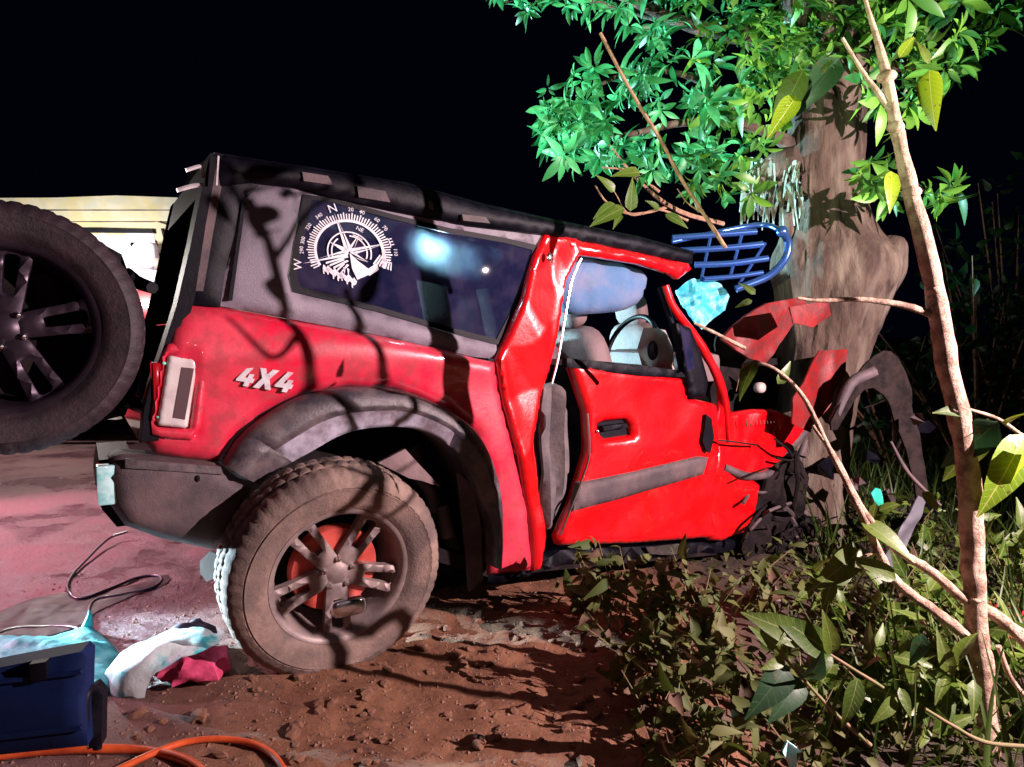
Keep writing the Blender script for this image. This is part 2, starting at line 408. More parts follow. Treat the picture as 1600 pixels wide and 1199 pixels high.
# ------------------------------------------------------------------ ground
def gz(x, y):
    near = math.exp(-((x-.2)**2+(y-3)**2)/14)
    z = .05*noise.noise(Vector((x*.8, y*.8, 3)))*near
    wl = 1/(1+math.exp(max(-40, min(40, -(x+1.0)*4))))
    z += (.012+.012*wl)*noise.fractal(Vector((x*5, y*5, 1)), 1, 2.1, 4)*near
    z += .012*wl*abs(noise.noise(Vector((x*13, y*13, 7))))*near
    # bank dropping towards the weeds on the right
    z -= .10/(1+math.exp(max(-40, min(40, -((x-.75)+(2.2-y)*.5)*9))))*near
    return z
def axis_pts(a, bb, step, far):
    m = list(np.arange(a, bb, step)); l = []; d = step*2; x = a
    while x > -far: x -= d; l.append(x); d *= 1.35
    r = []; d = step*2; x = m[-1]
    while x < far: x += d; r.append(x); d *= 1.35
    return l[::-1]+m+r
gx = axis_pts(-2.6, 2.6, .018, 160); gy = axis_pts(1.2, 4.6, .018, 160)
gv = [(x, y, gz(x, y)) for y in gy for x in gx]; nx = len(gx)
gf = [(j*nx+i, j*nx+i+1, (j+1)*nx+i+1, (j+1)*nx+i) for j in range(len(gy)-1) for i in range(nx-1)]
tag(mesh_obj('ground', gv, gf, gm), None, None, kind='structure')
def gp(x, y):                       # ground point under a pixel
    p = gnd(x, y)
    for _ in range(4): p = gnd(x, y, gz(p.x, p.y))
    return p

# ------------------------------------------------------------------ the wrecked off-roader
N_ = SIDE.N; S_ = SIDE.S; H_ = Vector((0, 0, 1))
base = SIDE.p3(1.0, 0, -.8)
suv = thing('wrecked_offroader', 'red two door off-roader with black hard top, its front crushed against the tree trunk', 'car', (base.x, base.y, 0))

def tri0(x): x = x % 1.0; return abs(x*2-1)*2-1
def crumple(amp, sc, seed=0, ridge=0):
    def f(u, v):
        q = Vector((u*sc+seed, v*sc, seed*2.3)); a = noise.noise(q)*amp
        if ridge: a += ridge*(abs(noise.noise(q*1.7+Vector((5, 2, 1))))*2-.5)
        return a
    return f
# --- red rear quarter
belt = [(285, 474), (345, 479), (470, 502), (590, 524), (700, 548), (742, 560)]
qp = belt + [(775, 566), (792, 640), (815, 720), (832, 800), (838, 880), (834, 896), (768, 902), (772, 850), (768, 745), (745, 682), (700, 642), (620, 609), (540, 606), (470, 618),
             (410, 651), (370, 686), (346, 724), (290, 719), (243, 712), (229, 694), (233, 640), (243, 595), (258, 548), (272, 505)]
def qoff(u, v):
    uu, vt = SIDE.uv(400, 500); o = .03*math.exp(-((v-1.12)/.10)**2)
    uL, vL = SIDE.uv(276, 612); o -= .012 if (abs(u-uL) < .062 and abs(v-vL) < .15) else 0     # lamp recess
    return o+.004*noise.noise(Vector((u*3, v*3, 2)))
panel('rear_quarter_panel', qp, red, suv, off=qoff, thick=.012, sp=.022, rd=.035, rw=.06)
# lamp surround with rounded lip
panel('lamp_surround', [(262, 538), (300, 533), (320, 545), (325, 575), (314, 668), (300, 688), (262, 686), (238, 680), (236, 650), (252, 556)], red, suv, off=.006, base=.010, thick=.02, sp=.009, rd=.010, rw=.016,
      holes=[[(266, 553), (309, 559), (311, 566), (297, 671), (246, 668), (243, 660), (261, 556)]])
tl = panel('tail_lamp', [(267, 556), (306, 561), (309, 568), (294, 667), (290, 670), (248, 666), (246, 660), (263, 558)], lens, suv, base=.024, thick=.03, sp=.007, rd=.010, rw=.014)
tl['label'] = 'unlit white tail lamp'
panel('lamp_insert', [(284, 574), (303, 576), (289, 656), (270, 653)], lens_dark, tl, base=.026, thick=.012, sp=.012)
R_ = Frame(sd(262, 600, 0), -N_, -S_)       # rear face frame, looking backwards along the road
def rp(d, z, off=0): return R_.P*1 + (-N_)*d + Vector((0, 0, z-R_.P.z)) - S_*off
c_ = sd(254, 612, -.035); boxm('tail_lamp_side', c_-S_*.012, (N_, S_, H_), (.045, .02, .10), lens_red, tl, .006)
for yy in (568, 652): blob('lamp_clip', sd(247 if yy > 600 else 256, yy, .01), (S_, N_, H_), (.008, .008, .006), M('green_clip', (.25, .7, .5), .2, coat=1), tl, 1, 10)
# filler seam and crease lines on the body
if 0: tube('body_crease', [sd(340, 506, .036), sd(470, 535, .038), (sd(590, 560, .038)), sd(715, 590, .034)], .005, red, suv, 6)
# --- badge 4x4
badge_px = lambda a, bq: (366+a*27.5+bq*9.5, 601+a*4.2-bq*31)
four = [(0, .30), (.48, 1), (.80, 1), (.42, .42), (.58, .42), (.64, .62), (.92, .62), (.86, .42), (1.0, .42), (.95, .20), (.80, .20), (.76, 0), (.46, 0), (.50, .20), (.0, .20)]
ex = [(-.02, 0), (.34, .52), (.06, 1), (.40, 1), (.54, .72), (.78, 1), (1.16, 1), (.76, .52), (1.0, 0), (.68, 0), (.54, .30), (.34, 0)]
for k, (g, dx) in enumerate(((four, 0), (ex, 1.05), (four, 2.2))):
    o = panel('badge_letter', [badge_px(a+dx, bq) for a, bq in g], silver, suv, base=.020 if k else .018, off=.006, thick=.02, sp=.05)
# --- hard top side with window
wnd = [(474, 304), (520, 309), (610, 334), (700, 356), (790, 372), (842, 384), (832, 430), (806, 490), (782, 540), (700, 519), (590, 487), (458, 456), (452, 430)]
top_px = [(398, 284), (470, 293), (620, 326), (740, 352), (857, 368), (842, 425), (812, 500), (782, 562), (742, 558), (700, 547), (590, 523), (470, 501), (346, 478), (352, 425), (378, 315)]
panel('hard_top_side', top_px, topgrey, suv, off=-.012, thick=.02, sp=.028, rd=.015, rw=.03, holes=[wnd])
wgl = panel('side_window', wnd, glass, suv, base=-.026, thick=.006, sp=.06)
wseal = panel('window_seal', wnd, black, suv, base=-.020, thick=.016, sp=.03, holes=[[(487, 313), (520, 317), (610, 342), (700, 364), (790, 380), (832, 391), (822, 430), (798, 488), (776, 530), (700, 511), (590, 479), (470, 449), (464, 430)]])
panel('hard_top_seam', [(378, 318), (384, 318), (363, 470), (357, 470)], black, suv, base=-.006, thick=.006, sp=.03)
# --- compass decal (flat print on the glass)
def cpx(a, r):   # compass bearing (deg) and radius (1 = ring) to pixel
    t = math.radians(a); rx, ry = math.sin(t)*r, math.cos(t)*r
    return (546+rx*50-ry*18.5, 394.5-rx*12-ry*48)
DB = -.019
def dec(name, pts, thick=.0015): return panel(name, pts, white, wgl, base=DB, thick=thick, sp=.2)
def arc(r0, r1, a0, a1, n=24): return [cpx(a0+(a1-a0)*i/n, r1) for i in range(n+1)]+[cpx(a1-(a1-a0)*i/n, r0) for i in range(n+1)]
DEC = []
def dadd(pts): DEC.append([SIDE.px(x, y, DB) for x, y in pts])
def decring(r0, r1, a0, a1, n=40):
    for i in range(n):
        q0 = a0+(a1-a0)*i/n; q1 = a0+(a1-a0)*(i+1)/n; dadd([cpx(q0, r0), cpx(q0, r1), cpx(q1, r1), cpx(q1, r0)])
decring(.96, 1.04, -100, 122, 70); decring(.62, .66, -95, 125, 50); decring(.50, .54, -90, -20, 18); decring(.50, .54, 20, 128, 26); decring(.56, .585, 30, 62, 10)
for i in range(-25, 31):
    a = i*4
    if abs(a) < 3: continue
    L1 = 1.22 if i % 3 else 1.26
    dadd([cpx(a-.9, 1.02), cpx(a-.9, L1), cpx(a+.9, L1), cpx(a+.9, 1.02)])
for a, ln, wd in ((0, 1.28, .13), (90, 1.12, .12), (270, 1.45, .12), (45, .66, .10), (315, .66, .10), (135, .62, .09)):
    for s in (-1, 1):
        tip = cpx(a, ln); mid = cpx(a+s*45, wd*1.2); cen = cpx(a, .02)
        if s == 1 and a in (45, 315, 135):      # outlined half
            m2 = cpx(a+s*40, wd*.9); dadd([cen, mid, tip]) if a == 315 else dadd([mid, tip, cpx(a+s*7, ln*.66)])
        else: dadd([cen, mid, tip] if s == -1 else [cpx(a+8, .12), mid, tip, cpx(a+4, ln*.5)])
dadd([cpx(180, .02), cpx(155, .35), cpx(150, .72), cpx(160, .86), cpx(185, .88), cpx(192, .5)])            # cliff under the needle
dadd([cpx(150, .72), cpx(128, .84), cpx(138, .98), cpx(160, .90), cpx(160, .8)])
for k in range(7):                                   # ridge strokes of the landscape
    y0 = .10+k*.085
    a0 = (-.80+k*.08, -.18-k*.10); a1 = (-.12-.02*k, -.12-.06*k)
    pp = lambda q: (546+q[0]*50-q[1]*18.5, 394.5-q[0]*12-q[1]*48)
    if k % 2: a1 = (a1[0]-.12, a1[1])
    dadd([pp(a0), pp((a0[0]+.02, a0[1]+.06)), pp((a1[0], a1[1]+.03)), pp((a1[0]+.05, a1[1]-.02))])
for k in range(14):
    t = k/13; x0 = -.92+.72*t; y0 = -.30-.62*t-.05*math.sin(k*2.2)
    dadd([pp((x0-.03, y0)), pp((x0+.05, y0+.13)), pp((x0+.10, y0-.02)), pp((x0+.02, y0-.11))])
    if k % 2 == 0: dadd([pp((x0-.04, y0-.05)), pp((x0+.01, y0-.03)), pp((x0-.03, y0-.17)), pp((x0-.06, y0-.15))])
for k in range(7):
    x0 = .55+.07*k; y0 = -.50-.05*k
    dadd([pp((x0, y0)), pp((x0+.3-.03*k, y0+.22)), pp((x0+.3-.03*k, y0+.17)), pp((x0+.02, y0-.06))])
for k in range(5):
    x0 = .98-.035*k; y0 = -.22-.11*k
    dadd([pp((x0-.06, y0)), pp((x0+.07, y0+.06)), pp((x0+.06, y0-.04)), pp((x0-.04, y0-.08))])
def text_pts(s, cx, cy, size, rot=0, flip=1):
    cu = bpy.data.curves.new('t', 'FONT'); cu.body = s; cu.size = 1; cu.align_x = 'CENTER'; cu.align_y = 'CENTER'; cu.resolution_u = 2
    to = bpy.data.objects.new('t', cu); COL.objects.link(to); bpy.context.view_layer.update()
    me = bpy.data.meshes.new_from_object(to); t = math.radians(rot)
    P = []
    for v in me.vertices:
        x = v.co.x*size; y = v.co.y*size; x, y = x*math.cos(t)+y*math.sin(t), -x*math.sin(t)+y*math.cos(t)
        P.append(SIDE.px(546+(cx+x)*50-(cy+y)*18.5, 394.5-(cx+x)*12-(cy+y)*48, DB))
    fs = [tuple(p.vertices) for p in me.polygons]; bpy.data.objects.remove(to); bpy.data.meshes.remove(me); return P, fs
V = []; Fc = []
for p in DEC:
    b0 = len(V); V += p; Fc.append(tuple(range(b0, b0+len(p))))
mesh_obj('compass_decal', V, Fc, white, wgl, False)
for s, a, r, sz in (('N', 0, 1.42, .36), ('E', 90, 1.30, .32), ('W', 270, 1.60, .34), ('20', 22, 1.36, .17), ('40', 36, 1.36, .17), ('60', 56, 1.38, .17), ('70', 70, 1.36, .17),
                    ('110', 104, 1.36, .16), ('340', 340, 1.38, .16), ('320', 320, 1.38, .16), ('300', 300, 1.38, .16), ('290', 287, 1.40, .16), ('NE', 42, .82, .18)):
    t = math.radians(a); P, fs = text_pts(s, math.sin(t)*r, math.cos(t)*r, sz, a if len(s) > 1 else (0 if s != 'W' else -70))
    mesh_obj('decal_letter', P, fs, white, wgl, False)

# --- black roof, gutter, rear post
roof_t = [(336, 236), (480, 258), (640, 284), (760, 317), (880, 344), (1000, 368), (1088, 392)]
roof_b = [(1086, 412), (990, 392), (857, 366), (740, 352), (620, 328), (520, 306), (470, 292), (398, 284), (345, 290)]
panel('roof_rail', roof_t+roof_b, black, suv, base=.02, thick=.05, sp=.03, rd=.02, rw=.03, off=lambda u, v: .006*noise.noise(Vector((u*6, v*6, 0))))
A = cr([SIDE.px(x, y+6, .015) for x, y in roof_t], 4); n = len(A); rv = []
for k in range(9):
    d = k/8*1.27; crown = .05*math.sin(math.pi*k/8)
    rv += [Vector(p)-N_*d+H_*crown for p in A]
rf = [(k*n+i, k*n+i+1, (k+1)*n+i+1, (k+1)*n+i) for k in range(8) for i in range(n-1)]
mesh_obj('roof', rv, rf, black, suv)
for (x, y, w2, h2) in ((497, 276, 24, 13), (585, 300, 26, 16), (745, 340, 22, 9), (675, 318, 4, 10)):      # bright patches = latches on the gutter
    panel('roof_bracket', [(x-w2, y-h2*.6), (x+w2*.7, y-h2*.1), (x+w2, y+h2), (x-w2*.9, y+h2*.5)], plastic, suv, base=.035, thick=.02, sp=.03, rd=.006, rw=.01)
panel('rear_pillar', [(336, 238), (352, 240), (410, 284), (380, 316), (352, 425), (345, 480), (284, 476), (300, 400), (318, 300)], black, suv, base=-.004, thick=.02, sp=.03, rd=.012, rw=.025, off=crumple(.006, 6, 2))
panel('rear_pillar_trim', [(338, 262), (352, 262), (334, 360), (318, 455), (306, 455), (322, 350)], plastic, suv, base=.006, thick=.01, sp=.03, rd=.005, rw=.01)
# rear face: posts, header, lower panel, set back along the body
rearline = lambda v: None
def rear_strip(name, pxs, d0, d1, mat, out=0.0, th=.03):
    """strip from the side outline pixel list, swept from depth d0 to d1 across the car"""
    P0 = [SIDE.px(x, y, 0)-S_*out for x, y in pxs]; m = len(P0)
    vs = [p-N_*d0 for p in P0]+[p-N_*d1 for p in P0]+[p-N_*d0+S_*th for p in P0]+[p-N_*d1+S_*th for p in P0]
    fs = []
    for i in range(m-1):
        fs += [(i, i+1, m+i+1, m+i), (2*m+i, 3*m+i, 3*m+i+1, 2*m+i+1), (i, 2*m+i, 2*m+i+1, i+1), (m+i, m+i+1, 3*m+i+1, 3*m+i)]
    fs += [(0, m, 3*m, 2*m), (m-1, 2*m+m-1, 3*m+m-1, m+m-1)]
    return mesh_obj(name, vs, fs, mat, suv)
edge_hi = [(336, 240), (322, 300), (306, 380), (290, 450), (284, 476)]
edge_lo = [(284, 476), (262, 545), (243, 600), (233, 640), (230, 690)]
rear_strip('rear_post', edge_hi+edge_lo[1:], .0, .14, black, .015, .05)
rear_strip('rear_post', edge_hi+edge_lo[1:], 1.13, 1.25, matte, .015, .05)
rear_strip('rear_header', edge_hi[:2], .14, 1.13, black, .012, .05)
rear_strip('rear_opening_dark', edge_hi[1:]+[(272, 505)], .14, 1.13, matte, .004, .01)  # added black sheet standing in for the darkness inside the rear opening
rear_strip('rear_opening_dark_low', [(272, 505), (240, 610), (232, 655)], .10, 1.13, matte, -.03, .02)  # black fill continued lower down, shade of the interior put into colour
rear_strip('rear_lower_panel', [(236, 655), (229, 700)], .14, 1.13, red, .012, .05)
# far side of the body, floor, seats
panel('far_side_panel', [(285, 474), (470, 502), (742, 560), (1080, 600), (1090, 840), (760, 860), (300, 730)], red, suv, base=-1.25, thick=.03, sp=.12)
fp = [SIDE.px(x, y, -.04) for x, y in ((300, 735), (760, 880), (1120, 850))]; m = 3
mesh_obj('floor_pan', [p for p in fp]+[p-N_*1.2 for p in fp]+[p-H_*.06 for p in fp]+[p-N_*1.2-H_*.06 for p in fp],
         [(0, 1, 4, 3), (1, 2, 5, 4), (6, 9, 10, 7), (7, 10, 11, 8), (0, 6, 7, 1), (1, 7, 8, 2), (3, 4, 10, 9), (4, 5, 11, 10), (0, 3, 9, 6), (2, 8, 11, 5)], dark, suv, False)
def seat(x, y, d, sc=1, mat=seat_m):
    c = sd(x, y, -d)
    t = (H_*.97-S_*.22).normalized(); s2 = t.cross(N_).normalized()
    st = blob('seat', c-t*.06, (N_, s2, t), (.24*sc, .085*sc, .33*sc), mat, suv, .55, 28, .05, 5)
    blob('headrest', c+t*.36*sc, (N_, s2, t), (.13*sc, .055*sc, .10*sc), mat, st, .6, 20, .04)
    blob('seat_cushion', c-t*.36*sc+s2*.24*(1 if s2.dot(S_) > 0 else -1), (N_, S_, H_), (.24*sc, .27*sc, .09*sc), mat, st, .55, 24)
seat(905, 590, .36); seat(1000, 570, .95); seat(700, 470, .45, .9, cloth_grey); seat(760, 470, .95, .9, cloth_grey)
# --- B pillar and door frame, torn and dented
def tri(x): x = x % 1.0; return abs(x*2-1)*2-1
def folds(amp, f, seed, n=4):
    rg = random.Random(seed); D = [(math.cos(a), math.sin(a), rg.random(), rg.uniform(.6, 1.5)) for a in [rg.uniform(0, 3.14) for _ in range(n)]]
    def fn(u, v):
        w1 = .35*noise.noise(Vector((u*5, v*5, seed))); w2 = .35*noise.noise(Vector((u*5, v*5, seed+9)))
        return amp*sum(tri(((u+w1*.25)*c+(v+w2*.25)*s_)*f*k+ph)/k for c, s_, ph, k in D)/n**.5
    return fn
bpo = folds(.016, 2.6, 8, 4)
panel('door_pillar', [(857, 364), (905, 372), (908, 398), (890, 440), (880, 500), (866, 570), (852, 622), (838, 690), (846, 760), (858, 840), (850, 892), (836, 896), (830, 810), (808, 700), (790, 632), (777, 562), (796, 520), (820, 460), (838, 400)], red_clean, suv,
      off=bpo, base=.018, thick=.02, sp=.012, rd=.02, rw=.025)
blob('pillar_hole', sd(858, 402, .03), (S_, N_, H_), (.014, .008, .02), chrome, suv, 1, 14)
panel('door_top_rail', [(880, 368), (1078, 412), (1084, 420), (1064, 436), (1052, 428), (1000, 412), (910, 398), (890, 388)], red_clean, suv, base=.018, thick=.03, sp=.02, rd=.015, rw=.02, off=crumple(.012, 12, 3))
tube('door_seal', [sd(908, 404, .01), sd(893, 440, .012), sd(882, 500, .012), sd(872, 560, .012), sd(862, 600, .012)], .006, chrome, suv, 6)
# airbag and trim hanging in the opening
panel('curtain_airbag', [(893, 415), (920, 404), (985, 412), (1018, 428), (1012, 466), (985, 484), (940, 490), (898, 488), (886, 455)], bag_pale, suv, base=-.09, thick=.05, sp=.025, rd=.05, rw=.08, smooth_n=3, off=lambda u, v: .025*noise.noise(Vector((u*12, v*7, 3))))
panel('hanging_pillar_trim', [(852, 605), (885, 610), (893, 690), (884, 770), (866, 828), (846, 810), (850, 740), (846, 670)], cloth_grey, suv, base=-.01, thick=.02, sp=.025, rd=.02, rw=.03, smooth_n=2, off=lambda u, v: .02*math.sin(u*60+v*3)+.015*noise.noise(Vector((u*9, v*6, 8))))
panel('quarter_airbag', [(640, 346), (700, 362), (760, 378), (800, 392), (790, 440), (745, 452), (690, 440), (640, 424), (622, 385)], M('pale_cloth', (.30, .42, .52), .8, noise_col=(.12, .16, .28), nscale=7), suv, base=-.16, thick=.06, sp=.03, rd=.06, rw=.09, smooth_n=3, off=lambda u, v: .03*noise.noise(Vector((u*10, v*7, 5))))
# --- door
u1, v1 = SIDE.uv(1100, 650)
_df = folds(.02, 2.4, 21, 3)
def doff(u, v):
    o = .012*noise.noise(Vector((u*4, v*4, 6)))
    k = max(0, min(1, (u-u1+.10)/.35)); o -= k*.03; o += k*_df(u, v)+.2*_df(u, v)
    o += k*(.035*abs(noise.noise(Vector((u*9, v*3.5, 1))))+.02*noise.noise(Vector((u*16, v*7, 2))))
    uh, vh = SIDE.uv(962, 672); dd = max(abs(u-uh)/.085, abs(v-vh)/.045)
    return o
handle_hole = [(936, 664), (948, 659), (982, 656), (988, 664), (990, 681), (950, 687), (942, 680)]
door_px = [(893, 566), (940, 572), (1072, 592), (1080, 622), (1124, 632), (1134, 668), (1128, 720), (1118, 750), (1128, 790), (1130, 843), (1060, 846), (980, 851), (877, 855), (873, 842), (880, 822), (892, 795), (910, 748), (921, 708), (918, 645), (904, 600)]
door = panel('door', door_px, red_clean, suv, off=doff, base=.035, thick=.035, sp=.018, rd=.025, rw=.03, holes=[handle_hole])
panel('door_handle', [(930, 660), (950, 652), (988, 650), (996, 664), (998, 684), (952, 694), (938, 686)], black, door, base=-.005, thick=.02, sp=.03)
panel('handle_grip', [(944, 667), (980, 662), (984, 668), (946, 674)], black, door, base=.042, thick=.03, sp=.02, rd=.008, rw=.01)
blob('handle_lock', sd(934, 674, .045), (S_, N_, H_), (.008, .006, .008), chrome, door, 1, 12)
panel('door_cladding', [(908, 756), (1000, 736), (1094, 714), (1112, 716), (1104, 742), (1030, 764), (960, 784), (898, 799), (900, 780)], plastic, door, base=.055, thick=.03, sp=.02, rd=.014, rw=.018, off=lambda u, v: doff(u, v)*.9)
panel('door_sill_seal', [(888, 560), (1000, 570), (1066, 580), (1076, 590), (1000, 588), (888, 574)], black, door, base=.045, thick=.04, sp=.03, rd=.01, rw=.015)
tube('door_edge', [sd(918, 646, .05), sd(921, 708, .05), sd(909, 750, .05), sd(891, 797, .05), sd(876, 836, .05)], .005, chrome, door, 6)
# dark sheet standing in for the shade between pillar and door
panel('door_gap_dark', [(850, 560), (930, 565), (930, 850), (850, 880), (840, 700)], dark, suv, base=-.12, thick=.02, sp=.04, off=crumple(.03, 9, 5))
panel('rocker', [(768, 895), (836, 890), (880, 862), (1000, 856), (1165, 846), (1172, 862), (1000, 876), (880, 886), (800, 912), (764, 915)], black, suv, base=-.02, thick=.10, sp=.04, rd=.02, rw=.03, off=crumple(.01, 8, 1))
panel('rocker_tear', [(1010, 855), (1060, 850), (1072, 860), (1050, 868), (1015, 866)], chrome, suv, base=.0, thick=.01, sp=.02, off=crumple(.01, 30, 1))
# --- front: A pillar, mirror, crushed wing
tube('windscreen_pillar', [sd(1040, 446, .01), sd(1052, 480, .015), (sd(1082, 520, .02)), sd(1112, 570, .03), sd(1132, 620, .03), sd(1140, 690, .02)], [.018, .020, .022, .024, .022, .014], red_clean, suv, 10, nzs=.35, nsc=14)
tube('windscreen_pillar', [sd(1030, 450, -.02), sd(1048, 500, -.02), sd(1066, 560, -.02), sd(1074, 600, -.02)], [.012, .014, .012, .010], black, suv, 8)
panel('mirror_base', [(1060, 505), (1082, 512), (1098, 550), (1110, 596), (1106, 622), (1082, 624), (1074, 590), (1066, 545)], black, suv, base=.05, thick=.04, sp=.02, rd=.015, rw=.02)
panel('quarter_light', [(1062, 508), (1078, 520), (1086, 576), (1074, 580)], glass, suv, base=.095, thick=.004, sp=.04)
def tri(x): x = x % 1.0; return abs(x*2-1)*2-1
def folds(amp, f, seed, n=4):
    rg = random.Random(seed); D = [(math.cos(a), math.sin(a), rg.random(), rg.uniform(.6, 1.5)) for a in [rg.uniform(0, 3.14) for _ in range(n)]]
    def fn(u, v):
        w1 = .35*noise.noise(Vector((u*5, v*5, seed))); w2 = .35*noise.noise(Vector((u*5, v*5, seed+9)))
        return amp*sum(tri(((u+w1*.25)*c+(v+w2*.25)*s_)*f*k+ph)/k for c, s_, ph, k in D)/n**.5
    return fn
def crum2(a, seed): return folds(a*.75, 5.5, seed)
panel('front_wing', [(1128, 600), (1142, 646), (1182, 640), (1212, 640), (1246, 654), (1264, 666), (1244, 692), (1216, 726), (1190, 746), (1150, 742), (1112, 752), (1122, 690)], red_clean, suv, off=crum2(.012, 1), base=.02, thick=.012, sp=.014, rd=.02, rw=.02)
panel('front_wing', [(1112, 736), (1160, 736), (1190, 758), (1184, 800), (1164, 834), (1130, 846), (1112, 846), (1108, 790)], red_clean, suv, off=crum2(.012, 4), base=.02, thick=.012, sp=.014, rd=.02, rw=.02)
panel('wing_vent', [(1104, 648), (1112, 654), (1116, 684), (1110, 708), (1104, 704), (1098, 690), (1101, 670)], black, suv, base=.062, thick=.02, sp=.02)
tube('wing_moulding', [sd(1122, 688, .07), sd(1150, 691, .08), sd(1184, 696, .07)], .005, chrome, suv, 6)
P_, fs_ = [], []
# wing lettering, hardly legible embossed bars
for k in range(9):
    x = 1166+k*5.4; tube('wing_lettering', [sd(x, 654+.6*k, .085), sd(x+1, 665-.5*k, .085)], .0022, plastic, suv, 5, 2)
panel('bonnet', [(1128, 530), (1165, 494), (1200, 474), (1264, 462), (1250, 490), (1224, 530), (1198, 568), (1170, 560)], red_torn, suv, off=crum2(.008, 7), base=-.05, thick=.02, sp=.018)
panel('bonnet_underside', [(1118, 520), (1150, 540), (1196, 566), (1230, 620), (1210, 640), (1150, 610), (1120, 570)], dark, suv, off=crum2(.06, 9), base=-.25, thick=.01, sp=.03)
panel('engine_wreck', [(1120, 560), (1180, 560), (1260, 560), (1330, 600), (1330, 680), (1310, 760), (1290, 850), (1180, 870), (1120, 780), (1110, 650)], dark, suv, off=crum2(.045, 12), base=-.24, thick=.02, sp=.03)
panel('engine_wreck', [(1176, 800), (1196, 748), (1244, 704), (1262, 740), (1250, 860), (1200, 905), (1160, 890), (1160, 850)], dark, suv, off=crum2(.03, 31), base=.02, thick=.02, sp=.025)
ww = []
for k in range(30):       # torn wires, pipes and strips
    x = random.uniform(1190, 1290); y = random.uniform(690, 860); a = random.uniform(-.4, 3.3); l_ = random.uniform(20, 75)
    if k > 19: x = random.uniform(1310, 1440); y = random.uniform(600, 830)
    ww.append(([SIDE.px(x+l_*math.cos(a)*t+random.uniform(-9, 9), y+l_*math.sin(a)*t+random.uniform(-9, 9)+14*t*t, random.uniform(-.02, .14)) for t in (0, .33, .66, 1)], random.choice([.004, .006, .009, .014])))
for k, (p_, r_) in enumerate(ww): tube('bent_pipe' if k % 2 else 'torn_wire', p_, r_, plastic if k % 4 == 1 else dark, suv, 6, 4, nzs=.3, nsc=20)
for k in range(8):       # bent metal scraps in the nose
    x = random.uniform(1210, 1300); y = random.uniform(700, 840) ; s = random.uniform(16, 46); a = random.uniform(0, 3)
    pts = [(x+s*math.cos(a+t)*random.uniform(.4, 1), y+s*math.sin(a+t)*random.uniform(.3, .8)) for t in (0, 1.2, 2.3, 3.4, 4.6)]
    mt = random.choice([dark, black, plastic, dark, red_torn, black])
    q = [SIDE.px(px_, py_, random.uniform(-.10, .10)) for px_, py_ in pts]
    cc = sum(q, Vector())/5
    vs = q+[p-N_*.012-H_*.006 for p in q]; fs = [(0, 1, 2, 3, 4), (9, 8, 7, 6, 5)]+[(i, i+5, (i+1) % 5+5, (i+1) % 5) for i in range(5)]
    mesh_obj('metal_scrap', vs, fs, mt, suv, False)
tubes('bent_chassis_tubes', [([sd(1170, 740, -.05), sd(1230, 700, -.02), sd(1290, 640, -.03), sd(1340, 590, -.1)], [.02, .025, .022, .015]),
      ([sd(1200, 800, -.1), sd(1240, 740, -.05), sd(1262, 680, -.04)], .018), ([sd(1130, 730, .02), sd(1170, 745, .03), sd(1215, 738, .0)], .022)], plastic, suv, 8, nzs=.4)
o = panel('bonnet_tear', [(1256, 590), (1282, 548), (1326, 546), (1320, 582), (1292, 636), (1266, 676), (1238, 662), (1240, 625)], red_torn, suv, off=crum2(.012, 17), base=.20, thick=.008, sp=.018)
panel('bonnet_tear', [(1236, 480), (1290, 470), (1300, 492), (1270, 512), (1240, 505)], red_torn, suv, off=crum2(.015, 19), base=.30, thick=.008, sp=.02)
blob('white_cap', sd(1187, 606, -.05), (S_, N_, H_), (.032, .03, .03), cream_in, suv, .8, 16)
# arched inner wheel liner thrown beyond the trunk
for pts, r, mt in (([at(1300, 660, 3.7), at(1330, 600, 3.72), at(1365, 580, 3.75)], [.02, .03, .03], plastic),
                   ([at(1392, 690, 3.6), at(1420, 740, 3.6), at(1470, 790, 3.55)], [.008, .01, .006], plastic),
                   ):
    tube('torn_wheel_liner', pts, r, mt, suv, 8, nzs=.5, nsc=12)
linm = M('liner_plastic', (.022, .015, .014), .8, spec=.1, noise_col=(.008, .006, .006), nscale=14, bump=.4, bscale=40)
LW = Frame(at(1410, 830, 3.35), (1, .3, 0), (.3, -1, .1))
panel('torn_white_strip', [(1438, 775), (1450, 782), (1428, 830), (1408, 872), (1385, 897), (1376, 886), (1394, 850), (1414, 814)], M('torn_white_plastic', (.07, .07, .085), .6), suv, fr=LW, thick=.006, sp=.015, off=folds(.01, 8, 3))
LF = Frame(at(1380, 650, 3.75), (1, .3, 0), (.3, -1, .1))
panel('torn_wheel_liner', [(1332, 602), (1350, 570), (1380, 548), (1405, 560), (1425, 615), (1440, 700), (1455, 800), (1440, 802), (1418, 705), (1392, 640), (1366, 606), (1340, 622), (1310, 672), (1298, 660)], linm, suv, fr=LF, thick=.012, sp=.02, off=folds(.012, 3, 5), smooth_n=2)
for k in range(9):
    x = random.uniform(1320, 1460); y = random.uniform(640, 830); s = random.uniform(10, 34); a = random.uniform(0, 3); D = random.uniform(3.6, 4.1)
    q = [at(x+s*math.cos(a+t)*random.uniform(.4, 1), y+s*math.sin(a+t)*random.uniform(.3, 1), D+random.uniform(-.05, .05)) for t in (0, 1.2, 2.3, 3.4, 4.6)]
    vs = q+[p+Vector((0, .012, 0)) for p in q]; fs = [(0, 1, 2, 3, 4), (9, 8, 7, 6, 5)]+[(i, i+5, (i+1) % 5+5, (i+1) % 5) for i in range(5)]
    mesh_obj('metal_scrap', vs, fs, random.choice([dark, black, plastic, dark, dark]), suv, False)
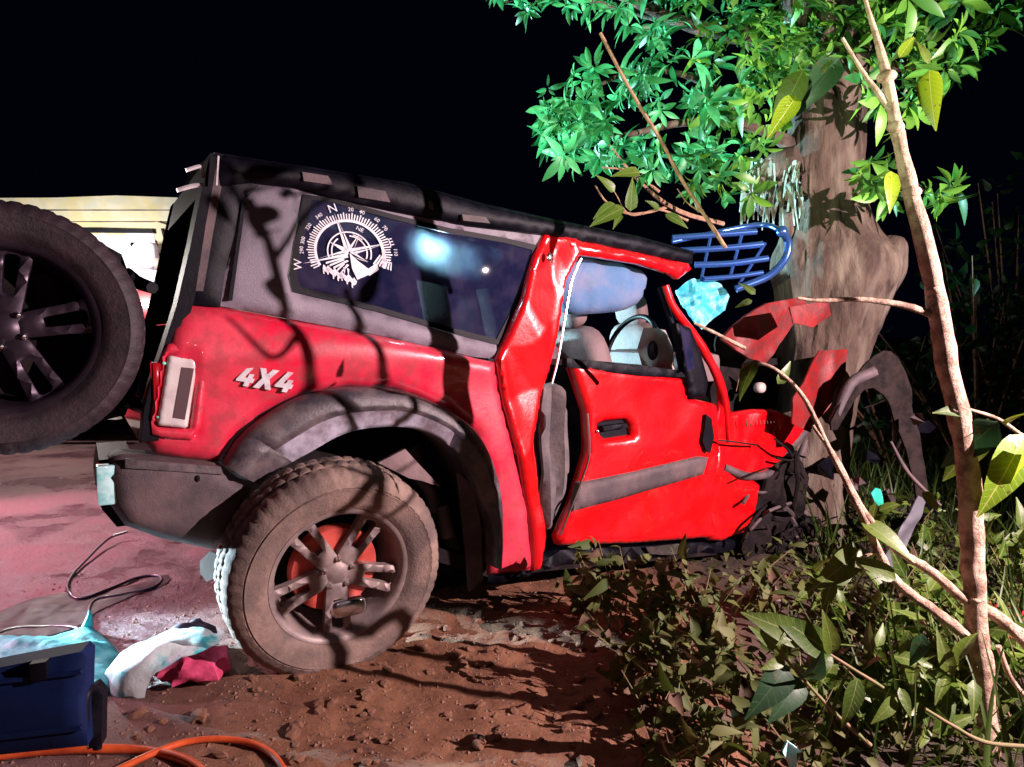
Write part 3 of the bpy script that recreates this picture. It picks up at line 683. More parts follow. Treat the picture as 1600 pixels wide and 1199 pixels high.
# --- front rack (bars), shattered screen
rk = [([(1050, 372), (1130, 366), (1182, 362)], 3.9), ([(1060, 392), (1130, 388), (1192, 382)], 3.88), ([(1086, 414), (1140, 412), (1200, 404)], 3.86), ([(1100, 436), (1150, 432), (1192, 426)], 3.84)]
for k, (pp_, D) in enumerate(rk):
    tube('rack_bar', [at(x, y, D) for x, y in pp_], .017 if k != 3 else .013, bluebar, suv, 8)
tube('rack_rail', [at(1222, 362, 3.82), at(1232, 380, 3.8), at(1226, 406, 3.8), at(1200, 432, 3.82), at(1150, 452, 3.82)], .02, bluebar, suv, 8)
tube('rack_rail', [at(1050, 378, 3.9), at(1180, 352, 3.95), at(1222, 360, 3.84)], .014, bluebar, suv, 8)
blob('rack_end_cap', at(1222, 362, 3.82), (S_, N_, H_), (.03, .03, .03), bluebar, suv, 1, 14)
for a_, b_ in (((1110, 372), (1095, 440)), ((1160, 364), (1140, 436)), ((1196, 380), (1150, 452))):
    tube('rack_brace', [at(*a_, 3.9), at(*b_, 3.86)], .008, bluebar, suv, 6, 2)
WS = Frame(at(1100, 470, 3.85), (1, .2, 0), (0, -1, .35))
panel('shattered_windscreen', [(1052, 452), (1070, 440), (1104, 434), (1130, 442), (1144, 462), (1138, 484), (1118, 498), (1100, 514), (1084, 500), (1064, 484)], glass_ice, suv, fr=WS, thick=.01, sp=.016, off=lambda u, v: .06*noise.noise(Vector((u*9, v*9, 1)))+.03*noise.noise(Vector((u*26, v*26, 1))), smooth=False)
# dashboard, steering wheel seen through the window
boxm('dashboard', sd(1010, 570, -.65), (S_, N_, H_), (.10, .5, .08), seat_m, suv, .04)
panel('dash_end', [(1022, 512), (1044, 516), (1056, 545), (1058, 578), (1020, 576), (1012, 545)], cream_in, suv, base=-.14, thick=.06, sp=.03, rd=.02, rw=.03)
blob('air_vent', sd(1020, 548, -.12), (S_, N_, H_), (.035, .012, .05), black, suv, 1, 20)
lathe('steering_wheel', sd(985, 545, -.45), (-S_+H_*.4), [(.19+.014*math.cos(t*math.pi/4), .014*math.sin(t*math.pi/4)) for t in range(8)], black, suv, 40, True)
# --- wheel arch flare, sectioned
outer = [(346, 724), (370, 686), (410, 651), (470, 618), (540, 605), (620, 608), (700, 641), (746, 682), (771, 745), (777, 820), (774, 886)]
inner = [(404, 757), (440, 728), (482, 704), (530, 678), (578, 667), (640, 668), (690, 690), (722, 730), (752, 792), (764, 840), (764, 882)]
OU = cr([SIDE.uv(*p) for p in outer], 6); IN = cr([SIDE.uv(*p) for p in inner], 6); n = len(OU); prof = [(0, .0), (.03, .035), (.12, .062), (.42, .075), (.50, .074), (.58, .060), (.90, .048), (1.0, .035), (1.03, -.03)]
vs = []; fs = []; fm = []
for i in range(n):
    g = -.012 if any(abs(i/(n-1)-q) < .007 for q in (.14, .36, .47, .62, .78)) else 0
    for t, o in prof:
        q = OU[i]*(1-t)+IN[i]*t; vs.append(SIDE.p3(q[0], q[1], o+(g if .1 < t < 1 else 0)))
m = len(prof)
for i in range(n-1):
    for j in range(m-1):
        fs.append((i*m+j, (i+1)*m+j, (i+1)*m+j+1, i*m+j+1)); fm.append(1 if (j in (5, 6) and .12 < i/n < .60) else 0)
mesh_obj('wheel_arch_flare', vs, fs, flare_m, suv, True, mats=[flare_m, flare_sheen], fm=fm)
# arch liner
vs = []; 
for i in range(n):
    q = IN[i]
    for t, o in ((1.0, .03), (1.0, -.12), (1.06, -.40)):
        c0 = np.array(SIDE.uv(560, 900)); qq = c0+(q-c0)*t; vs.append(SIDE.p3(qq[0], qq[1], o))
fs = [(i*3+j, i*3+j+1, (i+1)*3+j+1, (i+1)*3+j) for i in range(n-1) for j in range(2)]
mesh_obj('arch_liner', vs, fs, plastic, suv)
panel('arch_inner_wall', inner+[(700, 940), (440, 900)], dark, suv, base=-.36, thick=.02, sp=.06, off=crumple(.02, 7, 3))
tubes('suspension_parts', [([sd(620, 720, -.2), sd(665, 760, -.15), sd(680, 800, -.12)], [.035, .03, .03]), ([sd(690, 790, -.1), sd(700, 840, -.08)], [.03, .035]), ([sd(640, 700, -.25), sd(720, 880, -.2)], [.03, .03])], plastic, suv, 8, nzs=.5)
panel('suspension_bracket', [(592, 724), (634, 702), (652, 722), (690, 762), (660, 752), (640, 748)], seat_m, suv, base=-.06, thick=.02, sp=.03, rd=.006, rw=.01)
panel('mud_flap', [(716, 740), (742, 760), (752, 830), (755, 905), (735, 925), (728, 860)], plastic, suv, base=-.02, thick=.02, sp=.03, off=crumple(.015, 8, 6))
# --- rear bumper with wrapped end
panel('bumper', [(188, 714), (240, 716), (348, 728), (378, 752), (404, 758), (392, 790), (365, 830), (340, 866), (250, 846), (196, 826), (172, 792), (166, 748), (172, 722)], plastic, suv, base=.045, thick=.14, sp=.025, rd=.05, rw=.05,
      off=lambda u, v: .006*noise.noise(Vector((u*5, v*5, 2))))
bb0 = [(172, 722), (166, 760), (176, 800), (200, 828)]
rear_strip('bumper_bar', bb0, .06, .5, black, .03, .10)
panel('bumper_step', [(196, 718), (345, 730), (350, 742), (196, 732)], flare_m, suv, base=.058, thick=.02, sp=.03, rd=.006, rw=.01)
blob('bumper_bolt', sd(309, 748, .05), (S_, N_, H_), (.008, .006, .012), dark, suv, 1, 10)
fl = boxm('fog_lamp', sd(166, 756, -.01), (N_, S_, H_), (.035, .028, .065), M('cyan_lit_lens', (.55, .85, .85), .15, coat=1, noise_col=(.2, .6, .6), nscale=20), suv, .008); fl['label'] = 'pale rear fog lamp'
# --- wheels
def wheel(c, ax, Rr, wd, tyre_m, rim_m, hub_m, name='wheel', rr=.245, twist=0, label=None, muddy=True, door=None):
    ax = Vector(ax).normalized()
    w_ = thing(name, label, None, c, parent=suv)
    hw = wd/2
    prof = [(rr, -hw*.75), (rr+.035, -hw*.97), (rr+.09, -hw*1.02), (Rr-.035, -hw*.92), (Rr-.012, -hw*.80), (Rr, -hw*.55), (Rr-.001, -hw*.30), (Rr-.010, -hw*.26), (Rr-.010, -hw*.20), (Rr, -hw*.16), (Rr+.002, 0),
            (Rr, hw*.16), (Rr-.010, hw*.20), (Rr-.010, hw*.26), (Rr-.001, hw*.30), (Rr, hw*.55), (Rr-.012, hw*.80), (Rr-.035, hw*.93), (Rr-.052, hw*.99), (Rr-.058, hw*.965), (rr+.088, hw*1.02), (rr+.080, hw*.995), (rr+.040, hw*.99), (rr+.020, hw*.90), (rr, hw*.75)]
    def dsp(i, k):
        d = 0
        if 4 <= i <= 6 or 14 <= i <= 16:
            if (k+(2 if i < 10 else 0)) % 4 == 0: d -= (.007 if i < 10 else .0045)
        if 9 <= i <= 11 and k % 4 == 2: d -= .008
        if i in (17, 18) and k % 4 == 0: d -= .004
        return d
    lathe('tyre', c, ax, prof, tyre_m, w_, 216, False, dsp)
    lathe('rim', c, ax, [(rr-.055, -hw*.6), (rr-.03, hw*.2), (rr-.018, hw*.62), (rr-.012, hw*.74), (rr-.004, hw*.80), (rr+.006, hw*.82), (rr+.008, hw*.76), (rr, hw*.70), (rr-.010, -hw*.7)], rim_m, w_, 72)
    a = ax.cross(Vector((0, 0, 1))).normalized(); bq = ax.cross(a).normalized()
    z0 = hw*.55
    for k in range(5):
        th = math.radians(twist+72*k); e1 = a*math.cos(th)+bq*math.sin(th); e2 = ax.cross(e1)
        fr = Frame(c, e1, ax, e2)
        poly = [(.03, -.036), (.10, -.042), (.17, -.046), (rr-.012, -.056), (rr-.006, -.02), (rr-.006, .02), (rr-.012, .056), (.17, .046), (.10, .042), (.03, .036)]
        hole = [(.105, -.014), (.12, -.017), (rr-.034, -.022), (rr-.026, -.012), (rr-.026, .012), (rr-.034, .022), (.12, .017), (.105, .014)]
        panel2('spoke', fr, poly, rim_m, w_, off=lambda u, v: z0-.004+.05*(u-.05)*(1 if u < .2 else 1)-.25*v*v, thick=.028, sp=.018, holes=[hole], rd=.008, rw=.012)
    lathe('hub', c, ax, [(.0001, z0+.002), (.030, z0+.002), (.036, z0-.004), (.062, z0-.008), (.066, z0-.03), (.066, -hw*.3)], hub_m, w_, 36)
    for k in range(5):
        th = math.radians(twist+36+72*k); e1 = a*math.cos(th)+bq*math.sin(th)
        lathe('wheel_nut', c+e1*.055+ax*(z0-.006), ax, [(.0001, .016), (.008, .013), (.0105, .004), (.0105, -.006)], chrome, w_, 8)
    return w_
wc = at(519, 884, 2.63)
axr = (N_ - Vector((0, 0, .16)) + S_*.02).normalized()
wr = wheel(wc, axr, .393, .25, rubber, mudrim, mudrim, twist=20, rr=.245)
lathe('brake_disc', wc, axr, [(.05, .03), (.155, .03), (.16, .02), (.16, -.01), (.05, -.01)], rust, wr, 48)
lathe('wheel_back', wc, axr, [(.0001, -.06), (.20, -.06)], dark, wr, 24)
blob('brake_caliper', wc+S_*.05-H_*.15+N_*.02, (S_, N_, H_), (.07, .035, .035), chrome, wr, .5, 16, .1)
if 0: tube('weight_strip', [wc+S_*.10-H_*.14+N_*.04, wc+S_*.15-H_*.10+N_*.04, wc+S_*.18-H_*.03+N_*.04], .012, M('teal_strip', (.3, .6, .6), .3), wr, 6)
# bright patch of bare plastic behind the tyre (fallen white sheet under the tail)
sp_ax = Vector((.46, -.885, .02)).normalized()
sc_ = at(10, 514, 2.27)
ws = wheel(sc_, sp_ax, .380, .25, rubber_k, alloy_k, alloy_k, name='spare_wheel', twist=46, rr=.25)
lathe('spare_cover_plate', sc_, sp_ax, [(.0001, -.05), (.215, -.05)], dark, ws, 24)
# tailgate swung open behind the spare wheel
TG = Frame(sc_-sp_ax*.17, (.885, .46, 0), sp_ax)
panel('tailgate', [(-60, 372), (100, 362), (150, 374), (190, 396), (206, 440), (218, 520), (214, 600), (196, 650), (120, 668), (-60, 690)], black, suv, fr=TG, thick=.06, sp=.05, rd=.03, rw=.05, off=crumple(.004, 5, 1))
for (x, y) in ((196, 622), (196, 430)):
    tube('tailgate_hinge', [TG.px(x, y, .02), TG.px(x+20, y+12, .0), sd(238, y+20, -.06)], [.03, .024, .02], black, suv, 8)
tube('rear_wiper_arm', [sd(302, 300, -.02)-S_*.05, sd(318, 292, -.02)-S_*.03, sd(330, 290, -.01)-S_*.01], .008, silver, suv, 6)
tube('top_latch', [sd(306, 268, -.02)-S_*.03, sd(324, 262, -.02)-S_*.02, sd(326, 280, -.02)-S_*.02], .007, silver, suv, 6)
tube('side_wire', [sd(341, 244, .03), sd(340, 260, .03), sd(338, 290, .03)], .004, silver, suv, 6)

# cabin lamp: the photograph shows a cold glow behind the quarter window
lamp('cabin_lamp', 'POINT', sd(690, 372, -.06)+Vector((0, 0, -.02))+N_*(-.02), 24, (.55, .9, 1.0), .03)
lamp('cabin_lamp', 'POINT', sd(940, 440, -.30), .15, (.6, .85, 1.0), .05)

# ------------------------------------------------------------------ far truck
tb = Vector((-5.0, 8.0, 0))
tk = thing('parked_truck', 'cream and red truck parked on the road beyond the open tailgate', 'truck', (tb.x, tb.y, 0))
T = Frame((0, 8, 0), (1, 0, 0), (0, -1, 0))
panel('cab_panel', [(-150, 310), (90, 308), (180, 305), (300, 309), (420, 330), (420, 388), (262, 376), (160, 372), (-150, 372)], cream, tk, fr=T, thick=.08, sp=.2, rd=.03, rw=.06, off=lambda u, v: .02*noise.noise(Vector((u*2, v*2, 3))))
for y_ in (328, 346):
    panel('panel_joint', [(-150, y_), (420, y_), (420, y_+1.2), (-150, y_+1.2)], plastic, tk, fr=T, base=.012, thick=.03, sp=.3)
panel('cab_gutter', [(-150, 355), (150, 356), (236, 358), (240, 364), (150, 363), (-150, 362)], black, tk, fr=T, base=.05, thick=.08, sp=.2)
panel('windscreen_surround', [(-150, 362), (240, 364), (246, 402), (244, 452), (200, 460), (-150, 460)], truck_w, tk, fr=T, base=-.02, thick=.04, sp=.2)
panel('cab_pillar', [(243, 346), (262, 352), (262, 420), (250, 420)], cream2, tk, fr=T, base=.06, thick=.05, sp=.1)
panel('wiper', [(251, 357), (254, 357), (262, 384), (258, 384)], black, tk, fr=T, base=.08, thick=.02, sp=.1)
tube('mirror_arm', [at(205, 382, 7.8), at(236, 383, 7.8), at(244, 390, 7.8), at(247, 400, 7.8)], .022, black, tk, 6)
blob('mirror_head', at(227, 400, 7.75), (Vector((1, 0, 0)), Vector((0, 1, 0)), H_), (.13, .06, .14), truck_w, tk, .5, 20)
blob('mirror_foot', at(248, 412, 7.7), (Vector((1, 0, 0)), Vector((0, 1, 0)), H_), (.05, .05, .06), cream_in, tk, .8, 14)
panel('fender_top', [(205, 425), (256, 418), (254, 434), (240, 448), (228, 446)], truck_w, tk, fr=T, base=.25, thick=.1, sp=.1, rd=.03, rw=.05)
panel('bonnet_red', [(-150, 452), (200, 452), (300, 458), (300, 640), (-150, 640)], truck_r, tk, fr=T, base=.2, thick=.3, sp=.2, rd=.05, rw=.1)
panel('bumper_strip', [(-150, 636), (178, 648), (184, 656), (-150, 650)], lens, tk, fr=T, base=.3, thick=.1, sp=.2)
boxm('cargo_body', Vector((-4.4, 10.3, 1.5)), (Vector((1, 0, 0)), Vector((0, 1, 0)), H_), (1.9, 2.1, 1.0), cream, tk, .05)
for sx_ in (-5.6, -3.3):
    lathe('truck_wheel', Vector((sx_, 8.6, .5)), (1, 0, 0), [(.0001, -.1), (.28, -.12), (.32, -.14), (.5, -.13), (.5, .13), (.32, .14), (.0001, .1)], rubber_k, tk, 36)

# ------------------------------------------------------------------ the tree
D0 = 4.35
tc0 = at(1275, 880, D0); tree = thing('old_tree', 'thick old roadside tree with pale bark that the car struck', 'tree', (tc0.x, tc0.y, gz(tc0.x, tc0.y)))
tk_pts = [(1262, 960, 78), (1258, 860, 66), (1256, 770, 62), (1262, 690, 60), (1275, 610, 62), (1290, 540, 66), (1300, 470, 82), (1305, 410, 92), (1295, 360, 68), (1290, 300, 56), (1290, 220, 54), (1292, 140, 56), (1290, 60, 62), (1280, -30, 60), (1275, -140, 60)]
q = cr([tuple(at(x, y, D0))+(r/F*D0,) for x, y, r in tk_pts], 14)
# trunk with fluted surface
vs = []; fs = []; sg = 120
for i, p in enumerate(q):
    for k in range(sg):
        th = 2*math.pi*k/sg; P = Vector((p[0], p[1], p[2])); d = Vector((math.cos(th), math.sin(th)*.9, 0))
        r = p[3]*(1+.10*noise.noise(Vector((math.cos(th)*2.5, math.sin(th)*2.5, p[2]*1.2)))+.07*noise.noise(Vector((math.cos(th)*7, math.sin(th)*7, p[2]*3.5)))+.04*(.5-abs(noise.noise(Vector((math.cos(th)*15, math.sin(th)*15, p[2]*4)))))+.02*noise.noise(Vector((math.cos(th)*22, math.sin(th)*22, p[2]*16))))
        vs.append(P+d*r)
for i in range(len(q)-1):
    for k in range(sg):
        k2 = (k+1) % sg; fs.append((i*sg+k, i*sg+k2, (i+1)*sg+k2, (i+1)*sg+k))
mesh_obj('trunk', vs, fs, bark, tree)
tube('broken_limb', [at(1340, 470, D0), at(1372, 430, D0-.05), at(1392, 392, D0-.1), at(1398, 372, D0-.1)], [.16, .13, .10, .05], bark, tree, 20, nzs=.4, nsc=6)
for pts, r in (([(1200, 330), (1190, 290), (1215, 265), (1250, 250)], [.05, .09, .10, .08]), ([(1232, 300), (1236, 380), (1245, 430)], [.04, .06, .05]),
               ([(1290, 60), (1380, 20), (1470, -20), (1560, -40)], [.10, .07, .05, .03]), ([(1270, 90), (1180, 60), (1080, 40), (960, -10)], [.07, .05, .035, .02]),
               ([(1260, 240), (1180, 200), (1080, 190), (960, 215), (880, 215)], [.05, .03, .022, .014, .006]), ([(1180, 200), (1100, 130), (1000, 110), (900, 150)], [.03, .02, .014, .006]),
               ([(1285, 140), (1360, 110), (1440, 100), (1500, 60)], [.05, .035, .02, .01]),
               ([(1080, 40), (960, 10), (860, -10), (780, 5)], [.03, .02, .012, .006])):
    tube('limb', [at(x, y, D0-.25*i*.3) for i, (x, y) in enumerate(pts)], r, bark, tree, 10, nzs=.3, nsc=10)
tubes('twig', [([at(1130, 350, 3.9), at(1060, 330, 3.7), at(1000, 285, 3.6), at(945, 218, 3.6)], [.012, .012, .008, .005]),
               ([at(1050, 322, 3.7), at(990, 335, 3.6), at(950, 318, 3.6), at(930, 290, 3.6)], [.008, .007, .005, .004]),
               ([at(1030, 300, 3.65), at(985, 268, 3.6), at(940, 262, 3.6)], [.008, .006, .004])], twig, tree, 6)
# hanging strips of dry bark
sv = []; sf = []
for k in range(60):
    x = random.uniform(1160, 1250); y = random.uniform(245, 300); D = random.uniform(3.95, 4.1); ln = random.uniform(30, 80); w2 = random.uniform(1.5, 5); dx = random.uniform(-14, 10)
    p = [(x, y), (x+dx*.4+random.uniform(-5, 5), y+ln*.4), (x+dx, y+ln)]
    b0 = len(sv)
    for i, (a_, c2) in enumerate(p):
        ww = w2*(1-.3*i); sv += [at(a_-ww, c2, D), at(a_+ww, c2, D-.02)]
    sf += [(b0, b0+1, b0+3, b0+2), (b0+2, b0+3, b0+5, b0+4)]
tag(mesh_obj('bark_strip', sv, sf, strip_m, tree), None, None, kind='stuff')

# ------------------------------------------------------------------ leaves
def leaf_mesh(name, ln, wd, mat, curl=.25, fold=.25, n=6, tipw=.55):
    vs = []; fs = []
    for i in range(n+1):
        t = i/n; ww = wd*math.sin(math.pi*min(1, t**tipw*.98+.01))*.5+.0006
        x = ln*t; z = -curl*ln*t*t
        vs += [(x, -ww, z+fold*ww), (x, 0, z), (x, ww, z+fold*ww)]
    for i in range(n):
        for j in (0, 1): fs.append((i*3+j, i*3+3+j, i*3+4+j, i*3+1+j))
    me = bpy.data.meshes.new(name); me.from_pydata(vs, [], fs); me.materials.append(mat); me.polygons.foreach_set('use_smooth', [True]*len(fs)); me.update(); return me
def mtx(p, d, up, s):
    d = Vector(d).normalized(); up = Vector(up); y = up.cross(d)
    if y.length < 1e-3: y = Vector((1, 0, 0)).cross(d)
    y.normalize(); z = d.cross(y)
    m = Matrix((d*s, y*s, z*s)).transposed().to_4x4(); m.translation = p; return m
def put_leaf(me, m, parent, name='leaf', label=None):
    o = bpy.data.objects.new(name, me); COL.objects.link(o); o.parent = parent
    o.matrix_local = Matrix.Translation(-ORG[parent.name]) @ m
    if label: o['label'] = label
    return o
def join_leaves(name, items, mat, parent=None):
    V = []; Fc = []
    for me, m in items:
        b0 = len(V); V += [m @ v.co for v in me.vertices]; Fc += [tuple(i+b0 for i in p.vertices) for p in me.polygons]
    o = mesh_obj(name, V, Fc, mat, parent); o['kind'] = 'stuff'; return o
L_cr = [leaf_mesh('crown_leaf', .125, .044, lf_crown, c, .35, 6, 1.15) for c in (.15, .45, .8)]
L_coldlit = [leaf_mesh('crown_leaf_coldlit', .108, .036, lf_coldlit, c, .35, 6, 1.15) for c in (.15, .45, .8)]
rnd = random.Random(5)
def rv(r=rnd): 
    v = Vector((r.gauss(0, 1), r.gauss(0, 1), r.gauss(0, 1))); return v.normalized()
crown_poly = [(930, -60), (1000, -20), (1010, 90), (985, 110), (960, 160), (940, 170), (925, 130), (890, 110), (850, 140), (835, 185), (850, 240), (900, 262), (960, 240), (1010, 240), (1060, 280), (1110, 285), (1180, 270), (1215, 230), (1235, 150), (1250, 110), (1330, 100), (1340, 150), (1390, 190), (1450, 180), (1500, 130), (1560, 60), (1600, 20), (1600, -60)]
whorls = []
tries = 0
while len(whorls) < 300 and tries < 9000:
    tries += 1
    x = rnd.uniform(820, 1600); y = rnd.uniform(-60, 300)
    if not pinside((x, y), crown_poly): continue
    if noise.noise(Vector((x/55, y/55, 3.3))) < -.12 and rnd.random() < .8: continue
    if x > 1240 and rnd.random() < .35: continue
    if x < 940 and y < 100: continue
    D = rnd.uniform(3.35, 4.5) if x < 1230 else rnd.choice([rnd.uniform(3.3, 4.0), rnd.uniform(4.7, 5.2)])
    whorls.append((x, y, D))
for _ in range(85): whorls.append((rnd.uniform(1160, 1500), rnd.uniform(-60, 95), rnd.uniform(3.9, 4.2)))
for x, y in ((775, -8), (800, 0), (822, 12), (850, -5), (880, 8), (905, 18), (930, 4), (960, 10), (985, -5), (862, 215), (880, 235), (868, 165), (900, 250), (895, 160), (925, 110), (905, 120), (912, 205), (940, 190), (870, 190), (990, 40), (1470, 110), (1490, 60), (1445, 145),
             (1365, 250), (1360, 285), (1385, 262), (1375, 300), (1345, 270), (1470, 300), (1440, 310), (1490, 285), (1180, 300), (1130, 290), (1080, 292), (1020, 262)):
    for _ in range(2): whorls.append((x+rnd.uniform(-8, 8), y+rnd.uniform(-8, 8), rnd.uniform(3.4, 3.75)))
items = []
for x, y, D in whorls:
    c = at(x, y, D); out = (Vector((x-1200, 0, 150-y)).normalized()*.5+rv()*.6+Vector((0, -.35, .1))).normalized()
    e1 = out.orthogonal().normalized(); e2 = out.cross(e1); nL = rnd.randint(5, 9); sc = rnd.uniform(.65, 1.25); teal = x < 1130+rnd.uniform(-120, 80)  # whorls on the left get the leaf colour with cold light painted in
    for k in range(nL):
        th = 2*math.pi*k/nL+rnd.uniform(-.5, .5); d = Vector((0, 0, -.25))+out*rnd.uniform(.1, 1.2)+(e1*math.cos(th)+e2*math.sin(th))*.9
        me = rnd.choice(L_coldlit if teal else L_cr); s = sc*rnd.uniform(.4, 1.1)
        items.append((D/s, me, mtx(c+d.normalized()*.012, d, out, s)))
items.sort(key=lambda t: t[0])
for _, me, m in items[:290]: put_leaf(me, m, tree)
join_leaves('leaf_mass', [(a, b2) for _, a, b2 in items[290:] if a in L_cr], lf_crown, tree)
join_leaves('leaf_mass', [(a, b2) for _, a, b2 in items[290:] if a in L_coldlit], lf_coldlit, tree)

# ------------------------------------------------------------------ slim sapling and its twigs in front
SD = 2.2
sb = at(1545, 1150, SD); sap = thing('leaning_sapling', 'slim pale sapling leaning in front of the tree, brightly lit on its right side', 'tree', (sb.x, sb.y, gz(sb.x, sb.y)))
mp = [(1548, 1195, 17), (1543, 1120, 15), (1532, 1030, 15), (1523, 930, 16), (1520, 850, 17), (1512, 740, 17), (1498, 650, 16), (1478, 560, 16), (1462, 460, 14.5), (1442, 370, 13), (1420, 285, 11), (1400, 195, 9.5), (1383, 110, 7.5), (1370, 60, 4.5), (1352, 0, 3.2), (1340, -60, 3)]
tube('stem', [at(x, y, SD) for x, y, r in mp], [r/F*SD for x, y, r in mp], bark2, sap, 14, n=6, nzs=.22, nsc=16)
for x, y in ((1385, 120), (1400, 200), (1425, 300), (1462, 455), (1493, 640), (1523, 935)):
    blob('knot', at(x, y, SD-.005), (Vector((1, 0, 0)), Vector((0, 1, 0)), H_), (.027, .027, .018), bark2, sap, 1, 14, .3, 30)
def branch(pts, r0, r1, mat=twig, parent=sap, name='branch', D=SD, n=6):
    m_ = len(pts); P = [at(p[0], p[1], p[2] if len(p) > 2 else D) for p in pts]
    return tube(name, P, [(r0+(r1-r0)*i/(m_-1)) for i in range(m_)], mat, parent, 8, n=n, nzs=.25, nsc=30)
branch([(1392, 175), (1368, 140), (1345, 108), (1316, 60)], .010, .005, bark2)
branch([(1468, 498), (1440, 486), (1400, 475), (1340, 468), (1280, 470), (1246, 466)], .013, .004, bark2)
branch([(1546, 1080), (1538, 1015), (1500, 985), (1460, 955), (1400, 908), (1372, 860), (1345, 800), (1318, 745), (1290, 690), (1255, 620), (1215, 580), (1180, 564)], .020, .004, bark2, n=7)
branch([(1620, 1020), (1560, 965), (1510, 938), (1450, 890), (1400, 858), (1350, 800), (1305, 715), (1270, 665)], .020, .006, bark2)
branch([(1600, 990), (1540, 952), (1480, 920)], .012, .008, bark2)
branch([(1530, 930), (1540, 990), (1545, 1045)], .012, .008, bark2)
branch([(1560, 1010), (1580, 1060), (1620, 1110)], .009, .006, bark2)
branch([(1372, 860), (1340, 880), (1395, 905)], .004, .008, bark2)
branch([(1516, 640), (1560, 655), (1600, 682), (1630, 690)], .004, .007, bark2)
branch([(1180, 564), (1160, 575), (1150, 612)], .004, .001, bark2)
branch([(1204, 1002), (1245, 1050), (1300, 1110), (1360, 1165)], .003, .006, stem_m, D=1.9)
branch([(1175, 962), (1240, 985), (1300, 1025), (1380, 1075)], .002, .005, stem_m, D=1.9)
branch([(1445, 1108), (1490, 1135), (1540, 1160), (1620, 1168)], .004, .006, stem_m, D=1.8)
tw = thing('bare_twig', 'bare reddish twig slanting across the tree crown', 'twig', at(1132, 386, 2.5))
branch([(1134, 388), (1100, 335), (1062, 275), (1030, 215), (990, 150), (938, 52)], .007, .006, twig, tw, 'stick', 2.5)
branch([(1100, 335), (1075, 318), (1058, 295)], .003, .0015, twig, tw, 'side_shoot', 2.5)
tw2 = thing('broken_twig', 'short pale twig poking out beside the windscreen pillar', 'twig', at(1165, 545, 2.9))
branch([(1085, 505), (1120, 522), (1165, 545)], .005, .008, bark2, tw2, 'stick', 2.9)
# big leaves on the sapling
L_big = leaf_mesh('broad_leaf', .25, .098, lf_yel, .25, .22, 10, .62)
L_bg2 = leaf_mesh('broad_green_leaf', .20, .078, lf_green, .3, .25, 9, .65)
L_med = leaf_mesh('medium_leaf', .15, .06, lf_green, .3, .3, 7)
L_mdk = leaf_mesh('medium_dark_leaf', .15, .07, lf_dark, .3, .3, 7)
def pl(me, x0, y0, x1, y1, D=SD, D1=None, up=(0, -1, .4), parent=sap, ln=None, label=None):
    a_ = at(x0, y0, D); b_ = at(x1, y1, D1 or D); L0 = max(v.co.x for v in me.vertices)
    put_leaf(me, mtx(a_, b_-a_, up, (b_-a_).length/L0), parent, label=label)
pl(L_big, 1600, 680, 1548, 800, 2.15, 2.05, (-.2, -1, .2), label='broad yellow-green leaf')
pl(L_big, 1606, 690, 1590, 790, 2.1, 2.1, (.6, -1, 0))
pl(L_big, 1570, 665, 1615, 628, 2.2, 2.1, (0, -.6, 1))
pl(L_mdk, 1560, 660, 1470, 730, 2.15, 2.2, (0, -1, .7)); pl(L_bg2, 1545, 655, 1478, 760, 2.2, 2.25, (0, -1, .8)); pl(L_med, 1516, 640, 1474, 640, 2.2, 2.15)
pl(L_med, 1180, 564, 1150, 615, 2.2, 2.15, (-1, -1, .1)); pl(L_med, 1215, 600, 1240, 565, 2.2, 2.2, (0, -1, 0)); pl(L_med, 1180, 460, 1158, 440, 2.2); pl(L_med, 1175, 470, 1150, 478, 2.2)
pl(L_bg2, 1255, 110, 1205, 205, 2.3, 2.3, (-.4, -1, 0)); pl(L_big, 1245, 150, 1205, 205, 2.3, 2.25); pl(L_mdk, 1310, 90, 1250, 170, 2.3, 2.3); pl(L_bg2, 1300, 90, 1270, 115, 2.3)
pl(L_big, 1452, 110, 1455, 195, 2.4, 2.35, (-1, -1, 0)); pl(L_bg2, 1450, 100, 1440, 60, 2.4); pl(L_big, 1392, 268, 1398, 325, 2.5, 2.45); pl(L_med, 1430, 60, 1395, 90, 2.4); pl(L_big, 1405, 90, 1432, 52, 2.3)
pl(L_bg2, 1400, 905, 1342, 870, 2.15); pl(L_bg2, 1345, 815, 1438, 862, 2.2, 2.1, (0, -.7, 1)); pl(L_bg2, 1440, 770, 1478, 800, 2.25); pl(L_bg2, 1345, 860, 1280, 920, 2.3, 2.2); pl(L_bg2, 1330, 850, 1295, 900, 2.3)
pl(L_bg2, 1300, 905, 1290, 960, 2.3); pl(L_bg2, 1420, 985, 1410, 1030, 2.1); pl(L_mdk, 1440, 990, 1430, 1050, 2.1); pl(L_med, 1340, 790, 1350, 800, 2.2)
for a_ in ((1300, 1022, 1298, 968), (1300, 1022, 1225, 965), (1262, 1000, 1180, 962), (1240, 985, 1222, 1005), (1300, 1024, 1268, 1055), (1215, 1010, 1185, 985), (1225, 1030, 1198, 1045)): pl(L_bg2, *a_, 1.9, 1.85)
for a_ in ((1230, 1040, 1180, 1120), (1250, 1060, 1215, 1125), (1262, 1060, 1290, 1040)): pl(L_mdk, *a_, 1.9, 1.8)
for a_ in ((1445, 1108, 1480, 1125), (1340, 1060, 1325, 1140), (1400, 1090, 1372, 1130), (1405, 1075, 1428, 1120)): pl(L_bg2, *a_, 1.9, 1.85)
for a_ in ((970, 975), ): pass
